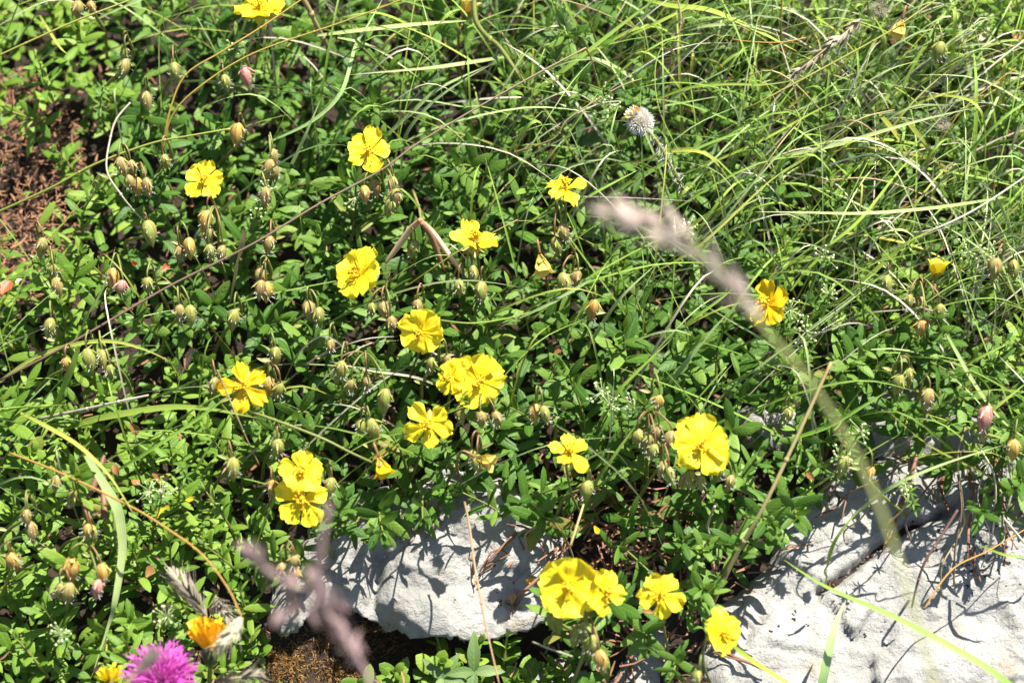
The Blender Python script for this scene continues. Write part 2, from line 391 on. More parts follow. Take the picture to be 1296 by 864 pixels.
CRACK = [uvof(P(x, y, RW['R'])) for x, y in ((1040, 742), (1075, 720), (1110, 690), (1150, 660), (1205, 640), (1260, 620))]
HOLE = uvof(P(1285, 790, RW['R']))
CRACKL = [uvof(P(x, y, RW['L'])) for x, y in ((480, 700), (470, 760), (500, 806))]
def hit(x, y, lift=.0):
    """the point of the rock (or soil) surface seen at a photograph pixel"""
    d = ray(x, y).normalized(); best = None
    for b in BV:
        h = b.ray_cast(CAMP, d)
        if h[0] is not None and (best is None or h[3] < best[1]): best = (h[0], h[3])
    return (best[0] if best else P(x, y, -.045)) + N * lift
def rock(key, label, step, tiltu, tiltv, amp, seed, name='limestone_rock'):
    poly = RUV[key]; w0 = RW[key]; m = .04
    u0, u1 = min(p[0] for p in poly) - m, max(p[0] for p in poly) + m
    v0, v1 = min(p[1] for p in poly) - m, max(p[1] for p in poly) + m
    uc, vc = (u0 + u1) / 2, (v0 + v1) / 2
    nu, nv = int((u1 - u0) / step), int((v1 - v0) / step)
    rng = random.Random(seed); planes = [(rng.uniform(-.5, .5), rng.uniform(-.45, .45), rng.uniform(.0, .012)) for _ in range(7)]
    cells = [(rng.uniform(u0, u1), rng.uniform(v0, v1), rng.uniform(-.16, .16), rng.uniform(-.16, .16), rng.uniform(-.0028, .0028)) for _ in range(max(8, int((u1 - u0) * (v1 - v0) / .0009)))]
    mb = MB(); rows = []; at = []
    for j in range(nv + 1):
        r = []
        for i in range(nu + 1):
            u = u0 + (u1 - u0) * i / nu; v = v0 + (v1 - v0) * j / nv
            edge = i in (0, nu) or j in (0, nv)
            sd = sdist(u, v, poly) + .007 * fbm(u * 45, v * 45, seed) + .002 * fbm(u * 220, v * 220, seed)
            f = w0 + tiltu * (u - uc) + tiltv * (v - vc) + amp * fbm(u * 16, v * 16, seed + .5, 5) + amp * .35 * abs(fbm(u * 60, v * 60, seed + 3, 4))
            f += min(0, min(a * (u - uc) + b * (v - vc) + c for a, b, c in planes)) * (.2 if key == 'R' else .35)
            wu, wv = u + .006 * fbm(u * 60, v * 60, seed + 7), v + .006 * fbm(u * 60, v * 60, seed + 8)
            ds = sorted(((wu - c[0]) ** 2 + (wv - c[1]) ** 2, c) for c in cells)[:2]
            c1, c2 = ds[0][1], ds[1][1]; g1, g2 = math.sqrt(ds[0][0]), math.sqrt(ds[1][0]); k = min(.5, max(0, .5 - (g2 - g1) / .005))
            e1, e2 = (c[2] * (u - c[0]) + c[3] * (v - c[1]) + c[4] for c in (c1, c2)); f += e1 * (1 - k) + e2 * k - .0012 * (k * 2) ** 3 * max(0, fbm(u * 30, v * 30, 2))
            f += .0010 * fbm(u * 150, v * 150, seed, 3)
            if key == 'R':
                cdist = linedist(u, v, CRACK) + .003 * fbm(u * 90, v * 90, 5)
                f -= .013 * math.exp(-(max(0, cdist) / .0026) ** 2)
            if key == 'L':
                cdist = linedist(u, v, CRACKL) + .003 * fbm(u * 90, v * 90, 5); f -= .010 * math.exp(-(max(0, cdist) / .005) ** 2)
            if sd < .014: f -= .009 * (1 - max(0, sd) / .014) ** 2
            vs = v
            if sd < 0:
                f += sd * 7
                if v < vc: vs = v + min(.045, (w0 - max(f, -.14)) * .55) * min(1, (vc - v) / .03)
            r.append(G(u, vs, max(-.14, f) if not edge else -.14))
        rows.append(r); at.append([(0, 0, 0)] * (nu + 1))
    mb.grid(rows, at)
    n = nu + 1
    per = list(range(n)) + [j * n + nu for j in range(1, nv + 1)] + [nv * n + i for i in range(nu - 1, -1, -1)] + [j * n for j in range(nv - 1, 0, -1)]
    mb.f.append(tuple(reversed(per))); mb.mi.append(0); BV.append(BVHTree.FromPolygons([Vector(q) for q in mb.v], mb.f[:-1]))
    return tag(mb.obj(name, 'rock'), label, 'rock', 'limestone rocks set in the bank')
rock('L', 'white limestone rock with dappled leaf shadows over the dark hollow', .0014, .05, -.12, .014, 3)
rock('R', 'largest white limestone rock, split by a long crack', .0016, .02, -.08, .013, 11)
rock('U', 'shaded grey rock just behind the top of the cracked rock', .0018, 0, -.1, .012, 21)
rock('S', 'small grey rock almost hidden under leaves beside the tall straw stem', .002, 0, -.1, .012, 31)
rock('M', 'low grey stone between the two white rocks under small leaves', .0018, 0, -.1, .013, 41)
rock('B', 'smallest stone in the dark hollow below the frilled flowers', .002, 0, -.1, .012, 51)
VEG = dict(ROCKS)                      # where the plants leave the stone uncovered
VEG['L'] = [(345, 880), (338, 760), (352, 712), (420, 680), (470, 668), (545, 660), (590, 625), (640, 640), (665, 690), (712, 690), (735, 715), (708, 790), (668, 840), (600, 850), (500, 850)]
VEG['U'] = [(1066, 530), (1110, 505), (1200, 500), (1256, 530), (1246, 565), (1150, 572), (1085, 566)]
VEG['S'] = [(935, 525), (968, 500), (990, 520), (985, 550), (950, 550)]
VEG['R'] = [(890, 1010), (896, 800), (914, 760), (958, 722), (984, 702), (1000, 690), (1010, 665), (1040, 628), (1090, 600), (1150, 590), (1200, 600), (1250, 640), (1330, 660), (1480, 700), (1480, 1010)]
def onrock(x, y, keys='LRUS', grow=0):
    return max(sdist(x, y, VEG[k]) for k in keys)
#@@PLANTS
# ------------------------------------------------------------------ rockrose flowers
def petalmesh(mb, L, W, cup, curl, c, nrm, d, seed, notch=.05, pw=1):
    pw *= rnd(.8, 1.05); wv = rnd(.08, .2); s = nrm.cross(d).normalized(); n, k = 9, 10; rows = []; at = []; z = random.random()
    for i in range(n + 1):
        a = i / n; r = []; q = []
        w = (min(1, (a / .66)) ** pw if a < .66 else math.sqrt(max(0, 1 - ((a - .66) / .36) ** 2 * .86))) * W / 2 + L * .04
        for j in range(k + 1):
            b = -1 + 2 * j / k
            ll = L * (a - a ** 4 * (.10 * b * b + notch * math.exp(-(b / .25) ** 2) + wv * noise.noise(Vector((b * 2.8, seed, 0)))))
            h = L * (cup * a + curl * a * a) + L * .30 * a * noise.noise(Vector((a * 2.0, b * 1.7, seed))) + L * .022 * a * math.sin(b * 8 + seed) + w * b * b * .16
            r.append(c + d * ll + s * (w * b) + nrm * (h + L * .05)); q.append((b, a, z))
        rows.append(r); at.append(q)
    mb.grid(rows, at)
def stalkpath(top, back, w=-.035, spread=.02):
    a = top + back * .008
    g = top - N * (top.dot(N) - w) + Vector((rnd(-spread, spread), 0, 0)) - V * rnd(.0, .018)
    b = a.lerp(g, .45) + back * .006
    return [top, a, b, g]
def flower(x, y, d, nr, nu, roll, cup, wf, mat, label, w=None, npet=5, droop=0.0):
    w = rnd(.040, .052) if w is None else w
    c = P(x, y, w); nrm = (-FW + RT * nr + UP * nu).normalized()
    L = d * MM * .53 * (1 - w / CAMD)
    path = spline(stalkpath(c - nrm * .002, -nrm), 5); e = empty('rockrose_flower', path[-1]); tag(e, label, 'flower', 'open yellow rockrose flowers')
    mb = MB(); tube(mb, path, .0007, 6); mb.obj('stalk', 'stem', e)
    mb = MB()
    ax0 = (RT - nrm * RT.dot(nrm)).normalized()
    for k in range(5):
        a = k * 2 * math.pi / 5 + .6 + R(roll); dd = Matrix.Rotation(a, 3, nrm) @ ax0
        leaf(mb, c - nrm * .0022, dd - nrm * .15, -nrm, L * .62, L * .38, -.3, .3, 1)
    mb.obj('sepals', 'bud_green', e)
    for k in range(npet):
        a = k * 2 * math.pi / 5 + R(roll) + rnd(-.19, .19); dd = Matrix.Rotation(a, 3, nrm) @ ax0
        mb = MB(); petalmesh(mb, L * rnd(.88, 1.08), L * 1.12 * wf * rnd(.82, 1.1), cup + rnd(-.12, .2), rnd(-.34, .16) - droop, c - nrm * .001 + nrm * .0005 * (k % 2), nrm, dd, k * 3.7 + x, .08, 1.3 if wf < .82 else 1)
        mb.obj('petal', mat, e)
    mb = MB()
    for k in range(46):
        al = rnd(0, 6.28); th = abs(random.gauss(0, .42)) + .05
        dd = (nrm * math.cos(th) + (Matrix.Rotation(al, 3, nrm) @ ax0) * math.sin(th)).normalized(); l = L * rnd(.28, .48)
        p0 = c + nrm * .001; p2 = p0 + dd * l; p1 = p0.lerp(p2, .5) + nrm * l * .08
        tube(mb, [p0, p1, p2], .00013, 3); ball(mb, p2, rnd(.00042, .00062), random.random(), rvec(), 1.3)
    ball(mb, c + nrm * .0018, .0011, .2)
    mb.obj('stamens', 'anther', e)
    return e
FL = [
 (329, 12, 70, .0, 1.1, 20, .25, 1.0, 'petal', 'yellow rockrose flower cut by the top edge of the picture', 'the flower at top edge'),
 (258, 229, 54, .0, .35, 8, .12, .7, 'petal', 'yellow rockrose flower with slightly crumpled petals nearest the bare brown soil', 'the flower nearest the brown soil'),
 (467, 191, 58, .0, .3, 0, .05, .8, 'petal', 'flat open yellow flower just under the long brown stalk', 'the flat flower under the long stalk'),
 (715, 239, 54, -.1, 1.4, 14, .2, .62, 'petal', 'yellow flower seen side-on between grass blades above the blurred spike', 'the side-on flower above the spike'),
 (601, 306, 62, .35, 1.2, 30, .2, .66, 'petal', 'yellow flower seen side-on next to the three dry sheaths', 'the flower next to the dry sheaths'),
 (458, 347, 74, -1.0, .55, 200, .12, .95, 'petal', 'yellow flower turned away so that its stamens stand out at one side', 'the flower turned sideways'),
 (533, 420, 60, -.25, -.1, 40, .1, 1.12, 'petal', 'round flower with broad overlapping pale yellow petals on a bud cluster', 'the broad-petalled round flower'),
 (572, 477, 50, -.75, .2, 20, .1, 1.0, 'petal', 'yellow flower half hidden behind a larger one, petals hanging', 'the half hidden flower'),
 (606, 481, 68, .15, .0, 10, .06, .95, 'petal', 'largest yellow flower of an overlapping pair, wide open', 'the wide flower of the pair'),
 (543, 537, 62, .0, .0, 54, .1, .60, 'petal', 'star-shaped yellow flower with five separate petals below the overlapping pair', 'the star-shaped flower'),
 (309, 488, 64, .1, .1, 40, .12, .56, 'petal_orange', 'deep orange-yellow flower lying in the shade of the leaves', 'the orange flower in shade'),
 (383, 597, 56, .0, .35, 88, .2, .8, 'petal', 'upper one of two stacked yellow flowers with ruffled petals', 'the upper stacked flower'),
 (383, 633, 68, .0, .1, 18, .05, .66, 'petal', 'lower one of two stacked yellow flowers with spread petals', 'the lower stacked flower'),
 (721, 573, 56, .25, .9, 250, .1, .60, 'petal', 'loose yellow flower with drooping front petal above the gap between the rocks', 'the loose drooping flower'),
 (888, 563, 74, .0, .2, 10, .08, .9, 'petal', 'big yellow flower ringed by a crowd of buds', 'the big flower ringed by buds'),
 (973, 386, 60, -.9, .45, 160, .14, .8, 'petal_orange', 'orange-yellow flower at the stem end of the blurred spike', 'the flower by the blurred spike'),
 (720, 741, 74, -.1, .05, 20, .1, 1.0, 'petal', 'frilled yellow flower hanging over the dark hollow', 'the frilled flower over the hollow'),
 (764, 749, 60, .8, .2, 56, .1, .64, 'petal', 'narrow yellow flower touching the frilled one at its side', 'the narrow flower touching the frilled one'),
 (836, 752, 57, .0, .1, 54, .08, .66, 'petal', 'neat five-petalled yellow flower in the gap between the two white rocks', 'the neat five-petalled flower'),
 (912, 801, 58, .8, .25, 30, .12, .85, 'petal', 'yellow flower standing against the cracked white rock', 'the flower against the cracked rock'),
]
for f in FL:
    flower(*f[:10]); LM.append((f[0], f[1], f[10]))
def halfopen(x, y, size, tilt, mat, label, short, npet=4, calyx='bud_green'):
    """a flower furled into a cup"""
    c = P(x, y, .045); ax = (UP * math.cos(R(tilt)) + RT * math.sin(R(tilt)) - FW * .25).normalized()
    L = size * MM; base = c - ax * L * .5
    path = spline(stalkpath(base, -ax), 5); e = empty('furled_flower', path[-1]); tag(e, label, 'flower', 'furled rockrose flowers')
    mb = MB(); tube(mb, path, .0007, 6); mb.obj('stalk', 'stem_red', e)
    ax0 = ax.orthogonal().normalized()
    for k in range(npet):
        dd = Matrix.Rotation(k * 6.283 / npet + .7, 3, ax) @ ax0
        mb = MB(); leaf(mb, base + dd * L * .03, ax + dd * rnd(.18, .34), -dd, L, L * .62, .5, .35, 2, 8, wav=.05); mb.obj('petal', mat, e)
    mb = MB()
    for k in range(3):
        dd = Matrix.Rotation(k * 2.09, 3, ax) @ ax0; leaf(mb, base, ax + dd * .5, -dd, L * .6, L * .36, .4, .3, 1)
    mb.obj('sepals', calyx, e); LM.append((x, y, short))
halfopen(1186, 341, 30, 8, 'petal', 'small half closed yellow flower standing above a hanging bud cluster', 'the half closed flower')
halfopen(1138, 37, 28, 200, 'petal_faded', 'pale yellow furled flower hanging among the tall grass', 'the pale furled flower')
halfopen(686, 336, 30, 170, 'petal_faded', 'dull faded yellow flower drooping in the shade below the side-on flower', 'the faded drooping flower')
halfopen(484, 592, 28, 160, 'petal_orange', 'withered orange flower at the end of a long arching stem', 'the withered orange flower')
halfopen(615, 583, 28, 110, 'petal_faded', 'withered yellow flower tipped with orange beneath the overlapping pair', 'the withered tipped flower')
halfopen(592, 12, 34, 20, 'petal_faded', 'faded apricot flower near the top edge beside the thick olive stem', 'the faded apricot flower')

# ------------------------------------------------------------------ buds
def budmesh(mb, top, ax, L, r):
    ax = ax.normalized(); s = ax.orthogonal().normalized(); b = ax.cross(s); rows = []; at = []; z = random.random(); ph = rnd(0, 6)
    pr = [(0, .15), (.05, .5), (.16, .84), (.32, 1), (.5, .95), (.68, .70), (.85, .36), (.95, .14), (1, .03)]
    for h, rr in pr:
        r_ = []; q_ = []
        for k in range(15):
            a = 2 * math.pi * k / 15; rib = .5 + .5 * math.cos(a * 5 + ph + h * 1.4)
            r_.append(top + ax * (L * h) + (s * math.cos(a) + b * math.sin(a)) * (r * rr * (.92 + .2 * rib))); q_.append((rib, h, z))
        rows.append(r_); at.append(q_)
    mb.grid(rows, at, True)
def budcluster(bs, what='cluster of ribbed rockrose buds', size=1.0, node=None):
    W = rnd(.030, .042); pts = []
    for b in bs:
        x, y = b[0], b[1]; col = b[2] if len(b) > 2 else random.choice(['bud_green', 'bud_green', 'bud_red'])
        sz = (b[3] if len(b) > 3 else rnd(.85, 1.1)) * size
        pts.append((x, y, P(x, y, W + rnd(-.006, .006)), col, sz))
    xm = sum(p[0] for p in pts) / len(pts); ym = sum(p[1] for p in pts) / len(pts)
    nd = P(node[0], node[1], W) if node else P(xm + rnd(-8, 8), min(p[1] for p in pts) - rnd(18, 30), W)
    g = P(xm + rnd(-50, 50), max(p[1] for p in pts) + rnd(25, 60), -.03)
    e = empty('bud_cluster' if len(bs) > 1 else 'hanging_bud', g)
    back = -N * .014 - V * .004
    stem = spline([g, g.lerp(nd, .5) + back * .3 + RT * rnd(-.006, .006), nd + back, nd + Z * .001], 6)
    mb = MB(); tube(mb, stem, lambda t: .00105 - .0003 * t, 6)
    if len(bs) > 1 or random.random() < .5:
        for k in range(2):
            pp = stem[int(len(stem) * rnd(.3, .8))]; leaf(mb, pp, RT * random.choice((-1, 1)) + Z * rnd(.1, .8), N, rnd(.005, .009), .002, .4, .3, 1, 4)
    mb.obj('stem', 'stem', e)
    for x, y, c, col, sz in pts:
        L = .0124 * sz; ax = (-Z + Vector((rnd(-.3, .3), rnd(-.65, -.1), 0))).normalized()
        top = c - ax * L * .5
        mb = MB(); pk = max(nd.z, top.z) + rnd(.004, .007)
        a = nd + Z * .001; m1 = a.lerp(top, .35); m1.z = pk; m2 = a.lerp(top, .85); m2.z = pk - .001
        tube(mb, spline([a, m1, m2, top + ax * .0003], 5), .0005, 5)
        p = mb.obj('pedicel', random.choice(['stem', 'stem_red']), e)
        mb = MB(); rb = L * rnd(.215, .27); budmesh(mb, top, ax, L, rb); p = mb.obj('bud', col, e)
        mb = MB(); s0 = ax.orthogonal().normalized()
        for k in range(3):
            dd = Matrix.Rotation(k * 2.1 + x, 3, ax) @ s0; leaf(mb, top + ax * L * .04 + dd * rb * .4, ax * .8 + dd * rnd(.5, 1), dd, L * rnd(.3, .5), L * .1, -.2, .2, 1, 3)
        mb.m = 1
        for k in range(16):
            h = rnd(.1, .85); dd = Matrix.Rotation(rnd(0, 6.28), 3, ax) @ s0; q = top + ax * L * h + dd * rb * math.sin(math.pi * (h * .8 + .15)) * .95
            ribbon(mb, [q, q + (dd + ax * .4) * rnd(.001, .0022)], lambda t: .00016, -FW, 0)
        mb.obj('bracts', [col, 'fluff'], p)
    later(e, what if len(bs) > 1 else what.replace('cluster of ribbed rockrose buds', 'single hanging rockrose bud'), 'buds' if len(bs) > 1 else 'bud', 'rockrose buds', xm, ym)
G_, D_, O_, K_ = 'bud_green', 'bud_red', 'bud_orange', 'bud_pink'
BUDS = [
 [(157, 70, G_), (157, 88, D_)], [(186, 130, D_)], [(222, 92, G_)], [(98, 14, D_), (116, 12, O_)], [(286, 106, G_)], [(300, 172, O_, 1.2)],
 [(155, 212, D_), (168, 214, D_)], [(210, 206, G_)], [(340, 216, D_), (347, 200, D_), (347, 220, D_)], [(336, 250, D_)],
 [(165, 232, D_), (174, 237, O_), (187, 238, D_)], [(190, 296, G_, 1.25)], [(240, 315, O_), (228, 322, D_)],
 [(260, 282, O_, 1.2), (264, 300, D_), (266, 320, G_), (280, 322, D_)], [(52, 314, D_)], [(67, 345, G_), (73, 364, D_)],
 [(143, 354, O_), (153, 366, K_)], [(187, 362, G_)], [(228, 398, D_), (241, 400, G_)], [(295, 406, G_, 1.15)], [(62, 416, G_)],
 [(330, 352, D_), (337, 370, O_), (329, 368, D_)], [(462, 247, O_), (475, 240, D_), (501, 252, D_), (497, 236, D_), (493, 263, G_)],
 [(340, 311, D_)], [(523, 316, G_)], [(470, 393, G_), (487, 394, D_), (496, 411, D_)], [(391, 394, D_), (404, 402, G_)],
 [(581, 365, G_)], [(609, 371, G_, 1.1)], [(529, 390, D_)], [(714, 296, D_), (705, 312, G_)], [(715, 361, G_, 1.2), (728, 354, D_)],
 [(750, 393, O_, 1.15)], [(1122, 362, G_)], [(1150, 384, G_), (1163, 387, D_), (1176, 404, D_), (1165, 416, O_), (1190, 396, G_)],
 [(1258, 342, D_, 1.25), (1283, 342, G_)], [(1188, 67, G_, 1.1)], [(113, 456, G_, 1.1)], [(130, 456, G_), (139, 472, G_)], [(84, 462, O_)],
 [(295, 594, G_, 1.1)], [(73, 614, D_)], [(91, 630, G_)], [(270, 489, D_)], [(349, 452, G_)], [(418, 440, D_)],
 [(428, 475, G_), (442, 490, D_), (464, 487, D_), (486, 508, G_, 1.25)], [(456, 542, G_), (473, 545, G_, 1.25)], [(351, 568, G_, 1.1)],
 [(417, 618, G_)], [(343, 617, O_)], [(340, 489, O_), (352, 496, G_)], [(583, 526, G_), (609, 531, D_), (629, 531, D_)],
 [(566, 459, D_), (545, 464, G_)], [(604, 588, G_), (598, 580, G_)], [(677, 524, O_), (690, 526, G_)], [(832, 511, O_)],
 [(809, 556, G_), (819, 561, G_), (832, 549, D_), (847, 558, D_), (826, 573, G_)], [(837, 595, D_), (849, 603, G_)],
 [(866, 609, D_), (875, 608, G_), (887, 612, G_), (908, 598, G_), (923, 612, D_)], [(742, 622, G_, 1.1)], [(1136, 488, G_, 1.2), (1150, 478, G_)],
 [(1173, 506, D_, 1.1)], [(996, 526, G_)], [(1246, 532, K_, 1.4)], [(1244, 552, G_)], [(1282, 570, O_, 1.1)], [(1066, 591, G_, 1.2)], [(1101, 600, O_, .8)],
 [(34, 656, D_), (40, 674, D_)], [(110, 673, O_)], [(17, 712, O_)], [(90, 722, O_, 1.3), (130, 727, O_), (123, 746, K_)], [(86, 751, D_), (76, 749, D_)],
 [(358, 723, D_), (371, 712, D_), (373, 728, O_)], [(703, 788, G_, 1.2)], [(729, 806, G_, 1.2), (748, 818, G_, 1.2), (761, 838, O_, 1.2), (740, 798, G_)], [(881, 860, G_)],
 [(312, 99, K_, 1.2)], [(432, 470, G_)], [(118, 676, G_)], [(600, 350, G_)],
]
for b in BUDS: budcluster(b)

